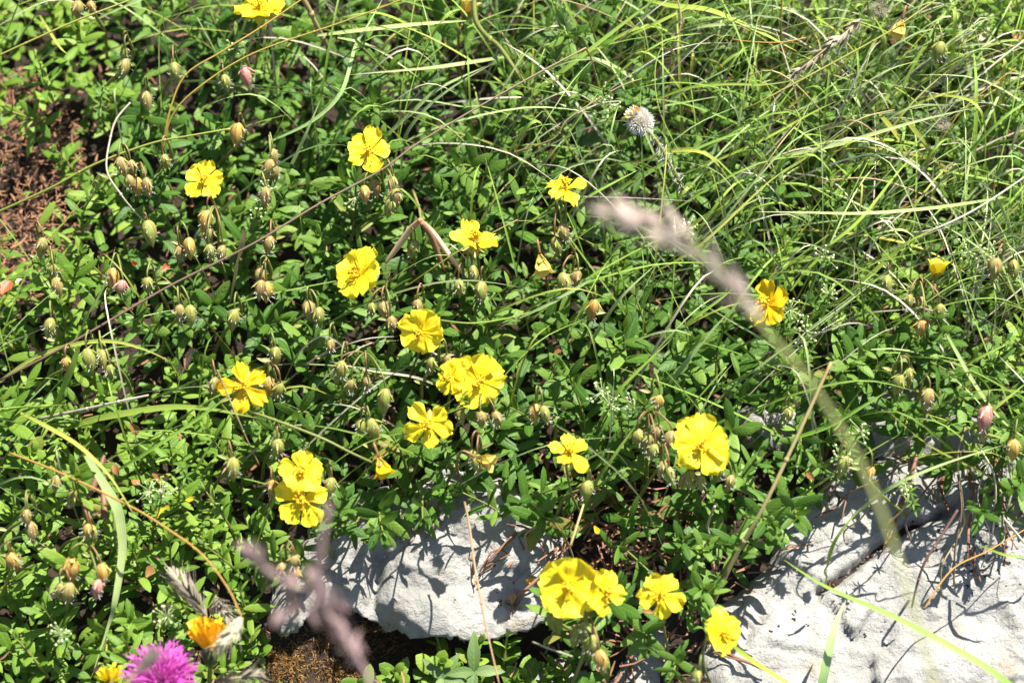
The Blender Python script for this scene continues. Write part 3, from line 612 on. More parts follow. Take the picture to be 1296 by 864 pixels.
# ------------------------------------------------------------------ the digitised grass, stalks and straws: (kind, material, width in px, heights, points)
BL = [
 ('stalk', 'grass_yellow', 4, (.05, .06), [(-30, 86), (0, 70), (50, 47), (100, 25), (165, 0), (200, -15)]),
 ('stalk', 'grass_yellow', 4.5, (.02, .055), [(-20, 276), (60, 240), (120, 208), (190, 182), (240, 172), (292, 163)]),
 ('stalk', 'straw_orange', 3.6, (.03, .06), [(206, 190), (215, 140), (235, 95), (280, 66), (330, 35), (381, 0), (400, -14)]),
 ('stalk', 'straw_orange', 3.6, (.03, .065), [(205, 212), (208, 180), (219, 145), (250, 112), (320, 68), (434, 28), (508, 0), (540, -12)]),
 ('stalk', 'stalk_brown', 4.2, (.03, .075), [(0, 481), (86, 436), (209, 365), (285, 327), (330, 303), (404, 258), (483, 215), (534, 178), (650, 110), (741, 61)]),
 ('stalk', 'straw', 3.4, (.072, .0), [(741, 61), (748, 74), (754, 95), (758, 118)]),
 ('blade', 'grass', 8, (.0, .06), [(600, 172), (640, 147), (690, 108), (730, 77), (805, 18), (840, -8)]),
 ('blade', 'grass', 5, (.02, .05), [(777, 55), (830, 30), (890, 0)]),
 ('blade', 'grass_blue', 6, (.03, .045), [(398, 46), (470, 37), (536, 30), (600, 26)]),
 ('blade', 'grass_blue', 5, (.03, .05), [(640, 72), (590, 80), (536, 87), (440, 95)]),
 ('blade', 'grass_blue', 4.5, (.0, .05), [(507, 222), (513, 173), (540, 137), (575, 109), (625, 80)]),
 ('blade', 'grass_blue', 6, (.0, .045), [(480, 180), (520, 144), (556, 112), (615, 84)]),
 ('blade', 'grass_blue', 4.5, (.0, .055), [(357, 232), (380, 185), (407, 123)]),
 ('blade', 'grass_blue', 5, (.02, .055), [(345, 178), (396, 153), (432, 117), (450, 58), (465, 33), (487, -6)]),
 ('blade', 'grass_blue', 4, (.05, .01), [(427, 48), (455, 54), (483, 66), (515, 88), (547, 112)]),
 ('stalk', 'straw', 8, (.055, .0), [(378, -10), (390, 10), (401, 33), (412, 54), (421, 72)]),
 ('stalk', 'stem', 7, (.055, .0), [(600, -8), (602, 25), (615, 45), (633, 61), (660, 100), (690, 140), (720, 185), (742, 222)]),
 ('stalk', 'grass', 2.6, (.055, .02), [(872, 56), (850, 52), (836, 63), (829, 90), (832, 130), (845, 165), (866, 204)]),
 ('blade', 'grass', 4, (.02, .05), [(818, 132), (870, 112), (920, 107), (972, 107), (1020, 98)]),
 ('blade', 'grass', 4, (.0, .055), [(866, 220), (920, 198), (970, 175), (1030, 142), (1060, 128)]),
 ('stalk', 'grass_yellow', 4, (.03, .06), [(940, 140), (966, 127), (1050, 82), (1129, 38), (1190, -4)]),
 ('blade', 'grass_blue', 5.5, (.02, .05), [(950, 208), (1010, 194), (1068, 181), (1120, 165), (1182, 148), (1250, 133)]),
 ('blade', 'grass', 5, (.0, .05), [(1036, 230), (1046, 206), (1070, 184), (1110, 168)]),
 ('stalk', 'straw_orange', 2.6, (.02, .05), [(1160, 228), (1190, 180), (1215, 143), (1250, 112), (1286, 86)]),
 ('blade', 'grass_blue', 6.5, (.0, .05), [(1262, 226), (1278, 190), (1302, 138)]),
 ('blade', 'grass_blue', 4.5, (.04, .05), [(1270, 250), (1183, 263), (1093, 270), (1020, 269), (955, 268)]),
 ('blade', 'grass', 6.5, (.0, .05), [(1050, 390), (1088, 360), (1130, 323), (1154, 304), (1195, 285)]),
 ('blade', 'grass', 5, (.02, .055), [(1000, 368), (1045, 317), (1091, 276), (1137, 218), (1160, 195)]),
 ('stalk', 'straw_pale', 4, (.03, .05), [(1155, 295), (1185, 289), (1238, 263), (1300, 222)]),
 ('blade', 'grass_blue', 6.5, (.0, .055), [(744, 440), (770, 400), (793, 370), (832, 333)]),
 ('blade', 'grass_blue', 4.5, (.05, .02), [(748, 354), (704, 380), (670, 397), (632, 414)]),
 ('blade', 'grass_yellow', 3.6, (.03, .06), [(833, 342), (869, 322), (905, 294), (970, 233), (1010, 205)]),
 ('blade', 'grass', 7, (.0, .06), [(834, 438), (858, 420), (879, 403), (908, 382), (938, 357)]),
 ('blade', 'grass', 5, (.0, .05), [(754, 546), (765, 524), (782, 496), (815, 462), (851, 428)]),
 ('blade', 'grass', 5, (-.01, .05), [(733, 660), (750, 618), (772, 585), (800, 545), (822, 516)]),
 ('blade', 'grass_blue', 6, (.0, .055), [(837, 500), (860, 470), (894, 427), (925, 392)]),
 ('stalk', 'grass', 3.6, (.0, .05), [(855, 549), (868, 526), (882, 506), (919, 464)]),
 ('blade', 'grass', 6, (.0, .05), [(717, 276), (735, 256), (755, 243), (808, 215)]),
 ('blade', 'grass', 5, (.0, .045), [(634, 300), (670, 280), (706, 265), (735, 258)]),
 ('stalk', 'grass_yellow', 2.6, (.03, .055), [(515, 362), (550, 338), (587, 314), (655, 278)]),
 ('stalk', 'straw', 6, (-.01, .07), [(895, 778), (930, 705), (966, 642), (1010, 550), (1052, 458)]),
 ('blade', 'grass', 6, (.0, .045), [(992, 559), (1042, 542), (1085, 518), (1124, 494)]),
 ('blade', 'grass_blue', 5, (.0, .05), [(1080, 653), (1110, 628), (1144, 608), (1200, 585), (1270, 563)]),
 ('blade', 'grass_blue', 6, (.055, .02), [(1198, 424), (1215, 455), (1233, 486), (1266, 530), (1304, 558)]),
 ('blade', 'grass', 4, (.02, .055), [(1200, 476), (1235, 455), (1285, 430)]),
 ('blade', 'grass', 4.5, (.02, .05), [(1225, 545), (1255, 520), (1302, 482)]),
 ('blade', 'grass', 9.5, (.045, .03), [(1310, 886), (1272, 862), (1233, 835), (1139, 784), (1047, 743), (992, 708)]),
 ('blade', 'grass_blue', 11, (-.005, .008), [(1034, 890), (1042, 855), (1050, 817), (1058, 787), (1071, 759)]),
 ('blade', 'grass', 5, (-.01, .04), [(1045, 740), (1046, 718), (1054, 690), (1070, 665), (1090, 642)]),
 ('blade', 'grass', 7, (.0, .02), [(925, 815), (950, 835), (995, 864), (1010, 874)]),
 ('blade', 'grass_yellow', 5.5, (.02, .05), [(-10, 490), (45, 452), (99, 435), (143, 432), (183, 442), (219, 459)]),
 ('blade', 'grass', 9, (.0, .055), [(80, 545), (110, 533), (153, 524), (216, 515), (270, 518), (326, 529)]),
 ('stalk', 'stem', 5, (.045, .04), [(316, 520), (363, 537), (409, 555), (445, 573), (478, 588)]),
 ('blade', 'grass', 5, (.0, .06), [(138, 602), (190, 570), (255, 527), (297, 494)]),
 ('stalk', 'straw_pale', 5, (.01, .045), [(48, 530), (110, 517), (150, 508), (188, 500)]),
 ('blade', 'grass', 8, (.055, .0), [(100, 438), (92, 465), (81, 491), (68, 520), (48, 560)]),
 ('blade', 'grass_yellow', 5.5, (.04, .06), [(26, 522), (60, 540), (94, 560), (120, 582), (143, 608), (172, 655)]),
 ('blade', 'grass_blue', 12, (.05, .0), [(109, 576), (130, 610), (147, 640), (153, 665), (155, 700), (146, 760), (138, 790), (116, 856)]),
 ('stalk', 'straw_orange', 3.8, (.045, .075), [(12, 573), (76, 598), (168, 642), (224, 677), (250, 696), (272, 720), (292, 750), (306, 780)]),
 ('stalk', 'straw', 3.6, (.06, .02), [(275, 468), (284, 490), (300, 527), (312, 555), (328, 588)]),
 ('blade', 'grass_blue', 6, (.0, .05), [(100, 428), (112, 398), (127, 373), (138, 345), (146, 312)]),
 ('stalk', 'straw_pale', 3.8, (.05, .02), [(165, 130), (148, 150), (140, 173), (135, 215), (153, 246), (168, 265), (190, 288)]),
 ('blade', 'straw', 8, (.05, .0), [(311, 292), (305, 318), (300, 340), (290, 388)]),
 ('stalk', 'straw', 4, (.03, .03), [(588, 635), (594, 665), (600, 710), (607, 750), (615, 792), (632, 866)]),
 ('stalk', 'straw_orange', 3, (.02, .0), [(1170, 770), (1190, 738), (1212, 715), (1250, 697), (1300, 668)]),
 ('stalk', 'stalk_brown', 5, (.02, -.01), [(1212, 645), (1190, 680), (1170, 712), (1160, 742), (1154, 768)]),
 ('blade', 'grass', 5, (.0, .02), [(1240, 690), (1270, 702), (1306, 706)]),
 ('stalk', 'straw', 4, (.04, .0), [(722, 690), (738, 640), (742, 622)]),
 ('stalk', 'straw_pale', 4, (.03, .0), [(530, 440), (560, 452), (600, 470)]),
 ('stalk', 'grass', 3.2, (.045, .02), [(555, 405), (600, 409), (650, 401), (690, 388)]),
 ('stalk', 'straw_pale', 3.6, (.0, .04), [(674, 812), (700, 822), (724, 830)]),
 ('blade', 'grass_yellow', 5, (.0, .05), [(50, 20), (75, 60), (88, 70)]),
 ('blade', 'grass', 6, (.0, .05), [(0, 60), (14, 30), (28, -6)]),
 ('stalk', 'straw', 3, (.03, .05), [(640, 196), (700, 176), (720, 150), (780, 112), (812, 100)]),
 ('stalk', 'straw', 3, (.05, .02), [(858, 0), (862, 30), (852, 62), (845, 85)]),
 ('blade', 'grass', 8, (.02, .05), [(816, 0), (850, 8), (900, 14), (960, 40), (1010, 66)]),
 ('blade', 'grass_blue', 5, (.02, .05), [(850, 45), (890, 34), (940, 32), (985, 45)]),
 ('stalk', 'straw_orange', 3, (.03, .05), [(905, 45), (940, 52), (985, 54), (1020, 48)]),
 ('blade', 'grass_yellow', 5, (.0, .055), [(1000, -5), (1030, 20), (1060, 42), (1085, 70)]),
 ('stalk', 'straw_orange', 4, (.0, .055), [(990, 80), (988, 40), (990, -6)]),
 ('stalk', 'straw', 3, (.05, .0), [(1098, -8), (1099, 18), (1102, 40)]),
 ('blade', 'grass_yellow', 8, (.045, .0), [(1113, 145), (1130, 165), (1148, 192), (1160, 215)]),
 ('blade', 'grass_yellow', 7, (.045, .0), [(1145, 150), (1165, 175), (1185, 205), (1200, 222)]),
 ('blade', 'grass', 7, (.0, .05), [(1090, 120), (1112, 80), (1120, 50), (1105, 20)]),
]
# a few loose strands per region, in the photograph's tangle of the upper right
CNAME = {'grass': 'green', 'grass_blue': 'pale grey-green', 'grass_yellow': 'yellow-green', 'straw': 'straw-coloured', 'straw_pale': 'bleached', 'straw_orange': 'orange-tinged', 'stalk_brown': 'purplish brown', 'stem': 'olive'}
def strand(kind, mat, wpx, pts3, x, y, wide=1.0):
    c = spline(pts3, 6); e = None; mb = MB(); W = wpx * MM * wide
    if kind == 'stalk':
        W *= .78 if wpx < 6 else 1; tube(mb, c, lambda t: W * .5 * (1 - .35 * t), 6)
        for k in range(1, 3):
            q = c[int(len(c) * (k / 3))]; ball(mb, q, W * .62, .2, c[1] - c[0], 1.2)
        o = mb.obj('grass_stalk', mat); later(o, f'{CNAME[mat]} {"thin" if wpx < 4 else "stout"} grass stalk', 'grass stalk', 'single grass stalks lying over the mat', x, y)
    else:
        fl = y > 640 and x > 900; ribbon(mb, c, bladew(W), (SUN + N) if fl else -FW * .6 + SUN * .6 + RT * rnd(-.4, .4), rnd(.2, .5), 0 if fl else rnd(-.6, .6))
        o = mb.obj('grass_strand', mat); later(o, f'{CNAME[mat]} {"narrow" if wpx < 5.5 else "wide"} grass blade', 'grass blade', 'single grass blades over the mat', x, y)
    return o
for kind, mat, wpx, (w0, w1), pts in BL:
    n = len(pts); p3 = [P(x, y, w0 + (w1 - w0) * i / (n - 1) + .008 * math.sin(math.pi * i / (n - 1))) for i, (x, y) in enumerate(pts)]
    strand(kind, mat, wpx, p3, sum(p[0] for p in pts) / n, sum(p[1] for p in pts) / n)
#@@SCATTER
# ------------------------------------------------------------------ where things grow
def grassiness(x, y):
    g = 1 / (1 + math.exp(-((x - 640) / 140 - (y - 190) / 90 * .9)))
    return max(.06, g)
def mound(x, y): return .020 * fbm(x / 85, y / 70, 12, 2)
def bare(x, y):
    if math.hypot((x - 12) / 66, (y - 245) / 105) < 1: return True
    if math.hypot((x - 780) / 55, (y - 695) / 34) < 1: return True
    if 395 < x < 720 and y > 822: return True
    return False
def randblade(mb, x, y, kind):
    root = P(x, y, -.03); L = rnd(.04, .15)
    a = R(random.gauss(32, 30)) if random.random() < .7 else R(rnd(80, 190))
    d = Uu * math.cos(a) + V * math.sin(a); top = rnd(.03, .075); end = rnd(-.03, .06)
    b = Uu * -math.sin(a) + V * math.cos(a); k = rnd(-.045, .045) * L
    return [root, root + d * L * .3 + N * (top * .55 + .015) + b * k * .6, root + d * L * .65 + N * (top * .8 + .025) + b * k * .9, root + d * L * rnd(.9, 1) + N * (.035 + end * .8) + b * k * .3]
random.seed(21)
cnt = 0; tries = 0
while cnt < 130 and tries < 5000:
    tries += 1
    x, y = rnd(0, 1296), rnd(-20, 400)
    if random.random() > grassiness(x, y) - .12 or bare(x, y) or onrock(x, y) > -10: continue
    kind = random.choice(['grass', 'grass', 'grass', 'grass_blue', 'grass_blue', 'grass_yellow', 'straw', 'straw_pale'])
    thin = 'straw' in kind
    p3 = randblade(None, x, y, kind); m = p3[2]
    strand('stalk' if thin else 'blade', kind, rnd(2.2, 3.4) if thin else rnd(3.2, 6.2), p3, x + 20, y - 15); cnt += 1
# the rest of the grass, one mass
mb = MB()
for k in range(8200):
    x, y = rnd(-260, 1560), rnd(-220, 720)
    if .56 + 1.3 * fbm(x / 120, y / 90, 4, 2) < random.random(): continue
    if random.random() > grassiness(x, y) + (.25 if not (0 < x < 1296) else .03): continue
    if onrock(x, y) > -6 or bare(x, y) or (x < 120 and 100 < y < 400): continue
    mb.m = random.choice([0, 0, 0, 0, 0, 1, 1, 1, 1, 2, 3, 3])
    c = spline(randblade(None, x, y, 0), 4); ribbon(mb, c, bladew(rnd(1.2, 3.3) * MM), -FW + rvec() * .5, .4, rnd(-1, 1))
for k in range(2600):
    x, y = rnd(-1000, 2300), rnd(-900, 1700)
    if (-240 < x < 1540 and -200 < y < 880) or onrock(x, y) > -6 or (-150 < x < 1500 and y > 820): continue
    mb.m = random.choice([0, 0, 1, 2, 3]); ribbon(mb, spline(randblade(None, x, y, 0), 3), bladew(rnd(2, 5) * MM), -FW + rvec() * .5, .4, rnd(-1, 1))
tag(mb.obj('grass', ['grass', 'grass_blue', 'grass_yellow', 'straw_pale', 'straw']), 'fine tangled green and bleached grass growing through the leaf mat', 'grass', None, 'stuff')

# leafy shoots
def shootmesh(seed, length, L0, pairs, wl, curve=.3, top=True):
    """stem along +Z with opposite leaf pairs; returns (stem mesh, leaf mesh)"""
    random.seed(seed); st = MB(); lf = MB()
    pth = [Vector((0, 0, 0)), Vector((rnd(-.1, .1), rnd(-.1, .1), .45)) * length, Vector((rnd(-curve, curve) * .6, rnd(-curve, curve) * .6, 1)) * length]
    c = spline(pth, 8); tube(st, c, lambda t: .0009 - .0004 * t, 5); T = tangents(c); rot = rnd(0, 3)
    for i in range(pairs):
        t = .18 + .82 * i / max(1, pairs - 1); k = min(len(c) - 1, int(t * (len(c) - 1))); p = c[k]; ax = T[k]
        rot += math.pi / 2 + rnd(-.25, .25); sz = L0 * (1.05 - .5 * t ** 3) * rnd(.82, 1.12)
        for sgn in (0, math.pi):
            s = Matrix.Rotation(rot + sgn, 3, ax) @ ax.orthogonal().normalized()
            el = .35 + .75 * t + rnd(-.15, .2)
            leaf(lf, p, s + ax * el, ax, sz * rnd(.9, 1.1), sz * wl * rnd(.88, 1.12), rnd(.15, .75), rnd(.05, .3), 0, 6, None, .25)
        if random.random() < .6:
            s = Matrix.Rotation(rot + 1.5, 3, ax) @ ax.orthogonal().normalized()
            leaf(lf, p, s + ax * 1.4, ax, sz * .5, sz * .15, .3, .3, 1, 4)
    if top:
        for k in range(4):
            s = Matrix.Rotation(k * 1.57 + rot, 3, T[-1]) @ T[-1].orthogonal().normalized()
            leaf(lf, c[-1], T[-1] + s * rnd(.25, .6), -s, L0 * rnd(.35, .55), L0 * wl * .45, -.3, .3, 0, 5)
    return st, lf
PROTO = {}
for i in range(9):
    PROTO['dark', i] = [a.mesh('shoot', m) for a, m in zip(shootmesh(100 + i, rnd(.026, .045), rnd(.0155, .0225), random.choice([4, 5, 5, 6]), rnd(.25, .33)), ('stem', 'leaf'))]
for i in range(7):
    PROTO['pale', i] = [a.mesh('shoot', m) for a, m in zip(shootmesh(300 + i, rnd(.025, .04), rnd(.0145, .020), random.choice([5, 5, 6]), rnd(.22, .29)), ('stem', 'leaf_pale'))]
for i in range(5):
    PROTO['small', i] = [a.mesh('sprig', m) for a, m in zip(shootmesh(500 + i, rnd(.018, .028), rnd(.007, .010), 5, rnd(.5, .62)), ('stem', 'leaf_pale'))]
random.seed(99)
def place(kind, i, x, y, w, name, what, cat, group, scale=1.0, lean=0.0):
    st, lf = PROTO[kind, i]; base = P(x, y, w)
    ax = (V * -lean + Z * .55 + N * .45 + Uu * random.gauss(0, .42) + V * random.gauss(0, .42) - FW * .2).normalized()
    q = ax.to_track_quat('Z', 'Y').to_matrix() @ Matrix.Rotation(rnd(0, 6.28), 3, 'Z')
    e = empty(name, base); e.rotation_euler = q.to_euler(); e.scale = (scale,) * 3
    for nm, me in (('stem', st), ('leaves', lf)):
        o = bpy.data.objects.new(nm, me); COL.objects.link(o); o.parent = e
    later(e, what, cat, group, x, y - 25)
def palezone(x, y): return (x < 340 and y > 480) or (x > 1000 and random.random() < .5) or x < 150
pts = []
def spaced(x, y, r): return all((x - a) ** 2 + (y - b) ** 2 > r * r for a, b in pts)
OVER = [(420, 662), (455, 652), (485, 640), (500, 655), (520, 640), (545, 640), (560, 622), (592, 606), (636, 655), (655, 640), (380, 690), (362, 712),
        (1050, 480), (1072, 470), (1095, 462), (1115, 452), (1140, 448), (1165, 455), (1190, 450), (1215, 462), (1105, 490), (1135, 505), (1240, 480), (1125, 530), (1175, 500), (1205, 510), (1225, 535), (1255, 555), (1160, 548), (1085, 520), (1275, 540), (1000, 492), (1028, 500), (1010, 555), (1040, 560), (975, 478), (940, 500), (930, 555),
        (1215, 590), (1250, 600), (1280, 620), (1235, 640), (1015, 600), (985, 640), (960, 660), (940, 690), (905, 690), (880, 700), (860, 740), (870, 780), (850, 700), (770, 690), (780, 770), (805, 800), (850, 830)]
for x, y in OVER:
    pts.append((x, y)); place('dark', random.randrange(9), x, y, rnd(-.030, -.012) if 430 < x < 700 else rnd(-.02, .006), 'leafy_shoot', 'dark green rockrose shoot', 'leafy shoot', 'dark green leafy rockrose shoots', rnd(.75, 1.05), rnd(.2, .8))
for x, y in [(545, 872), (575, 880), (625, 876), (655, 868), (690, 880), (720, 868), (470, 880), (505, 872), (600, 860), (640, 852), (560, 850)]:
    pts.append((x, y)); place('small', random.randrange(5), x, y, -.055, 'thyme_sprig', 'small round-leaved sprig', 'sprig', 'small round-leaved sprigs in the mat', rnd(1.1, 1.6))
n = len(pts); tries = 0
while n < 298 and tries < 40000:
    tries += 1
    x, y = rnd(-5, 1300), rnd(0, 895)
    r = 34 if tries < 12000 else 26
    if bare(x, y) or onrock(x, y, 'LRUSM') > -14 or not spaced(x, y, r): continue
    g = grassiness(x, y)
    if random.random() < g * .35: continue
    pts.append((x, y)); n += 1
    pz = palezone(x, y)
    if random.random() < .12 + (.15 if pz else 0) + (.25 if y > 800 and x > 400 else 0):
        place('small', random.randrange(5), x, y, rnd(-.038, -.012), 'thyme_sprig', 'small round-leaved sprig', 'sprig', 'small round-leaved sprigs in the mat', rnd(.9, 1.25))
    elif pz: place('pale', random.randrange(7), x, y, rnd(-.028, .004) + mound(x, y) * 1.2, 'leafy_shoot', 'light green rockrose shoot', 'leafy shoot', 'light green leafy rockrose shoots', rnd(.85, 1.15))
    else: place('dark', random.randrange(9), x, y, rnd(-.028, .004) + mound(x, y) * 1.2, 'leafy_shoot', 'dark green rockrose shoot', 'leafy shoot', 'dark green leafy rockrose shoots', rnd(.85, 1.15))
print('shoots', n, tries)
# the leaves below and around them, one mass
mb = MB(); random.seed(5)
for k in range(16000):
    x, y = rnd(-240, 1540), rnd(-190, 1010)
    inside = 0 < x < 1296 and 0 < y < 864
    if onrock(x, y, 'LRUSM') > -8: continue
    if bare(x, y) and random.random() > .05: continue
    if random.random() < grassiness(x, y) * .15: continue
    mb.m = 1 if palezone(x, y) else 0
    if random.random() < .15: mb.m = 2
    md = mound(x, y)
    if md < -.0015 and random.random() < .68: continue
    p = P(x, y, rnd(-.046, -.012) + md); up = (N + Z * .3 + rvec() * .55).normalized(); d = rvec(); d = d - up * d.dot(up)
    L = rnd(.009, .0195)
    if mb.m == 2: leaf(mb, p, d, up, L * .5, L * .26, rnd(-.2, .6), .2, 2, 4)
    else: leaf(mb, p, d, up, L, L * rnd(.24, .34), rnd(.1, .8), rnd(.05, .35), 0, 5, None, .2)
for k in range(9000):                # the same mat carries on beyond the picture
    x, y = rnd(-1000, 2300), rnd(-900, 1700)
    if (-225 < x < 1525 and -175 < y < 995) or onrock(x, y, 'LRUSM') > -8: continue
    mb.m = random.choice([0, 0, 1]); p = P(x, y, rnd(-.05, -.015)); up = (N + Z * .3 + rvec() * .5).normalized(); d = rvec(); L = rnd(.02, .04)
    leaf(mb, p, d - up * d.dot(up), up, L, L * rnd(.28, .42), rnd(.1, .8), .2, 0, 3, None, .2)
tag(mb.obj('undergrowth', ['leaf', 'leaf_pale', 'leaf_small']), 'dense mat of small green leaves filling the space under the shoots', 'ground cover', None, 'stuff')
#@@LITTER
# ------------------------------------------------------------------ litter, moss, twigs
mb = MB(); random.seed(8)
def strewn(mb, n, fn, lo, hi, mats, wr=(.0006, .0016)):
    for k in range(n):
        x, y, w = fn(); mb.m = random.choice(mats); p = P(x, y, w); d = (rvec() + Uu * rnd(-1, 1)).normalized(); L = rnd(lo, hi)
        d = (d - N * d.dot(N) * .75).normalized(); b = rvec() * L * .3
        ribbon(mb, [p - d * L / 2, p + b * .4, p + d * L / 2 + b * .2], lambda t: rnd(*wr) * (1.1 - abs(t - .5)), N + rvec() * .6, .5)
def patch_left():
    a = rnd(0, 6.28); r = math.sqrt(random.random()); return 22 + 90 * r * math.cos(a), 235 + 150 * r * math.sin(a), rnd(-.048, -.022)
def anywhere():
    while True:
        x, y = rnd(-60, 1350), rnd(-40, 880)
        if onrock(x, y) < -4: return x, y, rnd(-.052, -.026)
def gap(): return random.gauss(800, 75), random.gauss(690, 65), rnd(-.052, -.02)
strewn(mb, 2400, patch_left, .0018, .007, [0, 0, 1], (.0003, .0012))
strewn(mb, 1800, anywhere, .004, .016, [0, 1])
strewn(mb, 380, gap, .004, .018, [0, 1, 1])
tag(mb.obj('leaf_litter', ['litter', 'twig']), 'brown crumbled dead leaves and needles lying on the soil', 'leaf litter', None, 'stuff')
mb = MB()
def surf(x, y, w): return x, y, w
MOSS = [(450, 815, 60, 16, -.03), (360, 840, 44, 30, -.05), (430, 850, 34, 18, -.05), (420, 800, 30, 14, 0), (500, 668, 26, 18, -.008), (540, 655, 18, 16, -.004), (470, 800, 30, 10, -.02), (650, 765, 10, 10, -.01), (1050, 739, 10, 4, -.022), (560, 825, 40, 6, -.03)]
for cx, cy, sx, sy, w in MOSS:
    for k in range(int(sx * sy * .55)):
        p = hit(random.gauss(cx, sx * .5), random.gauss(cy, sy * .5), -.0005); d = (N + rvec() * .9).normalized(); L = rnd(.0025, .006)
        ribbon(mb, [p, p + d * L * .6, p + d * L + rvec() * L * .4], lambda t: .0007 * (1.1 - t), rvec(), .4)
tag(mb.obj('moss', 'moss'), 'rusty brown moss tufts clinging to the edges of the white rock', 'moss', None, 'stuff')
mb = MB()
for k in range(90):
    x, y = random.choice([(1245, 700), (1262, 712), (1240, 690), (1255, 668), (1225, 725), (1180, 690), (620, 740), (1100, 790), (1000, 780)]); x, y = random.gauss(x, 14), random.gauss(y, 14)
    if onrock(x, y) < 8: continue
    p = hit(x, y, .0002); rr = rnd(.0003, .0009)
    for q in range(3): ball(mb, p + Uu * rnd(-1, 1) * rr + V * rnd(-1, 1) * rr, rr * rnd(.5, 1), 0, N, .3)
tag(mb.obj('lichen', 'lichen'), 'black lichen dots peppering the pale rock', 'lichen', None, 'stuff')
random.seed(31)
TW = [[(738, 600), (722, 650), (712, 700), (690, 730)], [(700, 560), (692, 600), (700, 640)], [(640, 560), (660, 600), (690, 618)], [(880, 640), (840, 690), (810, 740), (800, 800)],
      [(905, 650), (870, 720), (880, 790)], [(1050, 560), (1040, 600), (1060, 640), (1030, 660)], [(1205, 575), (1190, 620), (1204, 660)], [(780, 780), (800, 820), (790, 866)],
      [(650, 760), (680, 735), (705, 700)], [(900, 815), (930, 835), (970, 850)], [(960, 650), (1000, 640), (1040, 600)], [(498, 520), (500, 560), (502, 615)], [(1262, 560), (1258, 610), (1270, 660), (1268, 720)],
      [(1218, 575), (1228, 630), (1222, 690), (1238, 740)], [(690, 640), (640, 690), (610, 720)], [(840, 600), (860, 640), (850, 700)], [(760, 620), (800, 650), (850, 660)], [(60, 690), (70, 660), (84, 640)], [(1165, 560), (1140, 640), (1120, 690)]]
for pt in TW:
    q = [hit(x, y, rnd(.001, .010)) for x, y in pt]; mb = MB(); c = spline(q, 6); tube(mb, c, lambda t: .0012 * (1 - .5 * t), 6)
    for k in range(3):
        s = c[int(rnd(.2, .9) * (len(c) - 1))]; tube(mb, [s, s + rvec() * .006, s + rvec() * .004 + (c[-1] - c[0]).normalized() * .014], .0005, 4)
    later(mb.obj('twig', 'twig'), 'bare reddish brown twig', 'twig', 'bare twigs around the rocks', sum(p[0] for p in pt) / len(pt), sum(p[1] for p in pt) / len(pt))
HS = [(1085, 455, 1074, 560), (1150, 555, 1138, 640), (1178, 500, 1170, 585), (1200, 520, 1196, 620), (1222, 540, 1216, 668), (1236, 560, 1252, 690), (1248, 590, 1240, 720), (1262, 540, 1256, 640), (1275, 580, 1284, 700), (1290, 600, 1276, 690), (1212, 600, 1204, 745),
      (1160, 590, 1120, 668), (1188, 600, 1150, 690), (1232, 640, 1190, 760), (1270, 655, 1300, 740), (1140, 585, 1060, 640), (1100, 640, 1066, 690), (905, 640, 880, 720), (850, 590, 838, 690), (930, 660, 905, 735), (700, 640, 672, 700), (690, 650, 735, 740)]
for x0, y0, x1, y1 in HS:
    a, b = P(x0, y0, rnd(.0, .02)), hit(x1, y1, rnd(.001, .012)); mb = MB(); m = random.choice(['straw_pale', 'straw_pale', 'straw', 'stalk_brown'])
    tube(mb, spline([a, a.lerp(b, .35) + Uu * rnd(-.006, .006) + N * rnd(0, .008), a.lerp(b, .7) + Uu * rnd(-.008, .008) + N * rnd(0, .008), b], 5), rnd(.0004, .0007), 5)
    later(mb.obj('dry_strand', m), {'straw_pale': 'thin bleached dry strand', 'straw': 'thin straw-coloured dry strand', 'stalk_brown': 'thin brown dry strand'}[m], 'dry strand', 'dry strands hanging over the rocks', (x0 + x1) / 2, (y0 + y1) / 2)
# withered leaves
DL = [(2, 372, 24, 'redleaf', 'bright red withered leaf at the edge of the brown soil'), (168, 330, 14, 'redleaf', None), (205, 344, 14, 'redleaf', None), (16, 342, 18, 'dead', None), (20, 358, 16, 'cream', None), (70, 392, 12, 'dead', None),
      (192, 600, 22, 'dead', None), (176, 607, 18, 'dead', None), (165, 535, 18, 'dead', None), (235, 632, 12, 'orange', None), (700, 205, 20, 'dead', 'curled orange and green leaf above the side-on flower'), (664, 735, 16, 'orange', None), (648, 766, 14, 'dead', None),
      (752, 665, 12, 'orange', None), (806, 700, 12, 'dead', None), (826, 775, 14, 'dead', None), (712, 445, 20, 'dead', None), (787, 620, 10, 'orange', None), (1280, 40, 20, 'dead', None), (1240, 52, 24, 'cream', None), (1262, 235, 26, 'dead', None),
      (1030, 607, 14, 'dead', None), (430, 505, 14, 'dead', None), (860, 590, 12, 'orange', None), (198, 655, 14, 'orange', None), (203, 645, 14, 'orange', None), (185, 730, 18, 'dead', None), (150, 602, 16, 'dead', None), (985, 62, 12, 'redleaf', None), (1190, 570, 12, 'orange', None)]
for x, y, s, m, lab in DL:
    mb = MB(); leaf(mb, (hit(x, y, .003) if onrock(x, y, 'LRUSM') > 0 or bare(x, y) else P(x, y, .012)), rvec() - FW * .0 + Uu * .3, (N + rvec() * .5).normalized(), s * MM, s * MM * .6, rnd(-.8, 1.2), .4, 2, 6, wav=.08)
    o = mb.obj('withered_leaf', m)
    if lab: tag(o, lab, 'leaf')
    else: later(o, {'redleaf': 'small red withered leaf', 'dead': 'brown withered leaf', 'cream': 'pale bleached leaf', 'orange': 'small orange fallen petal'}[m], 'leaf', 'withered leaves in the mat', x, y)
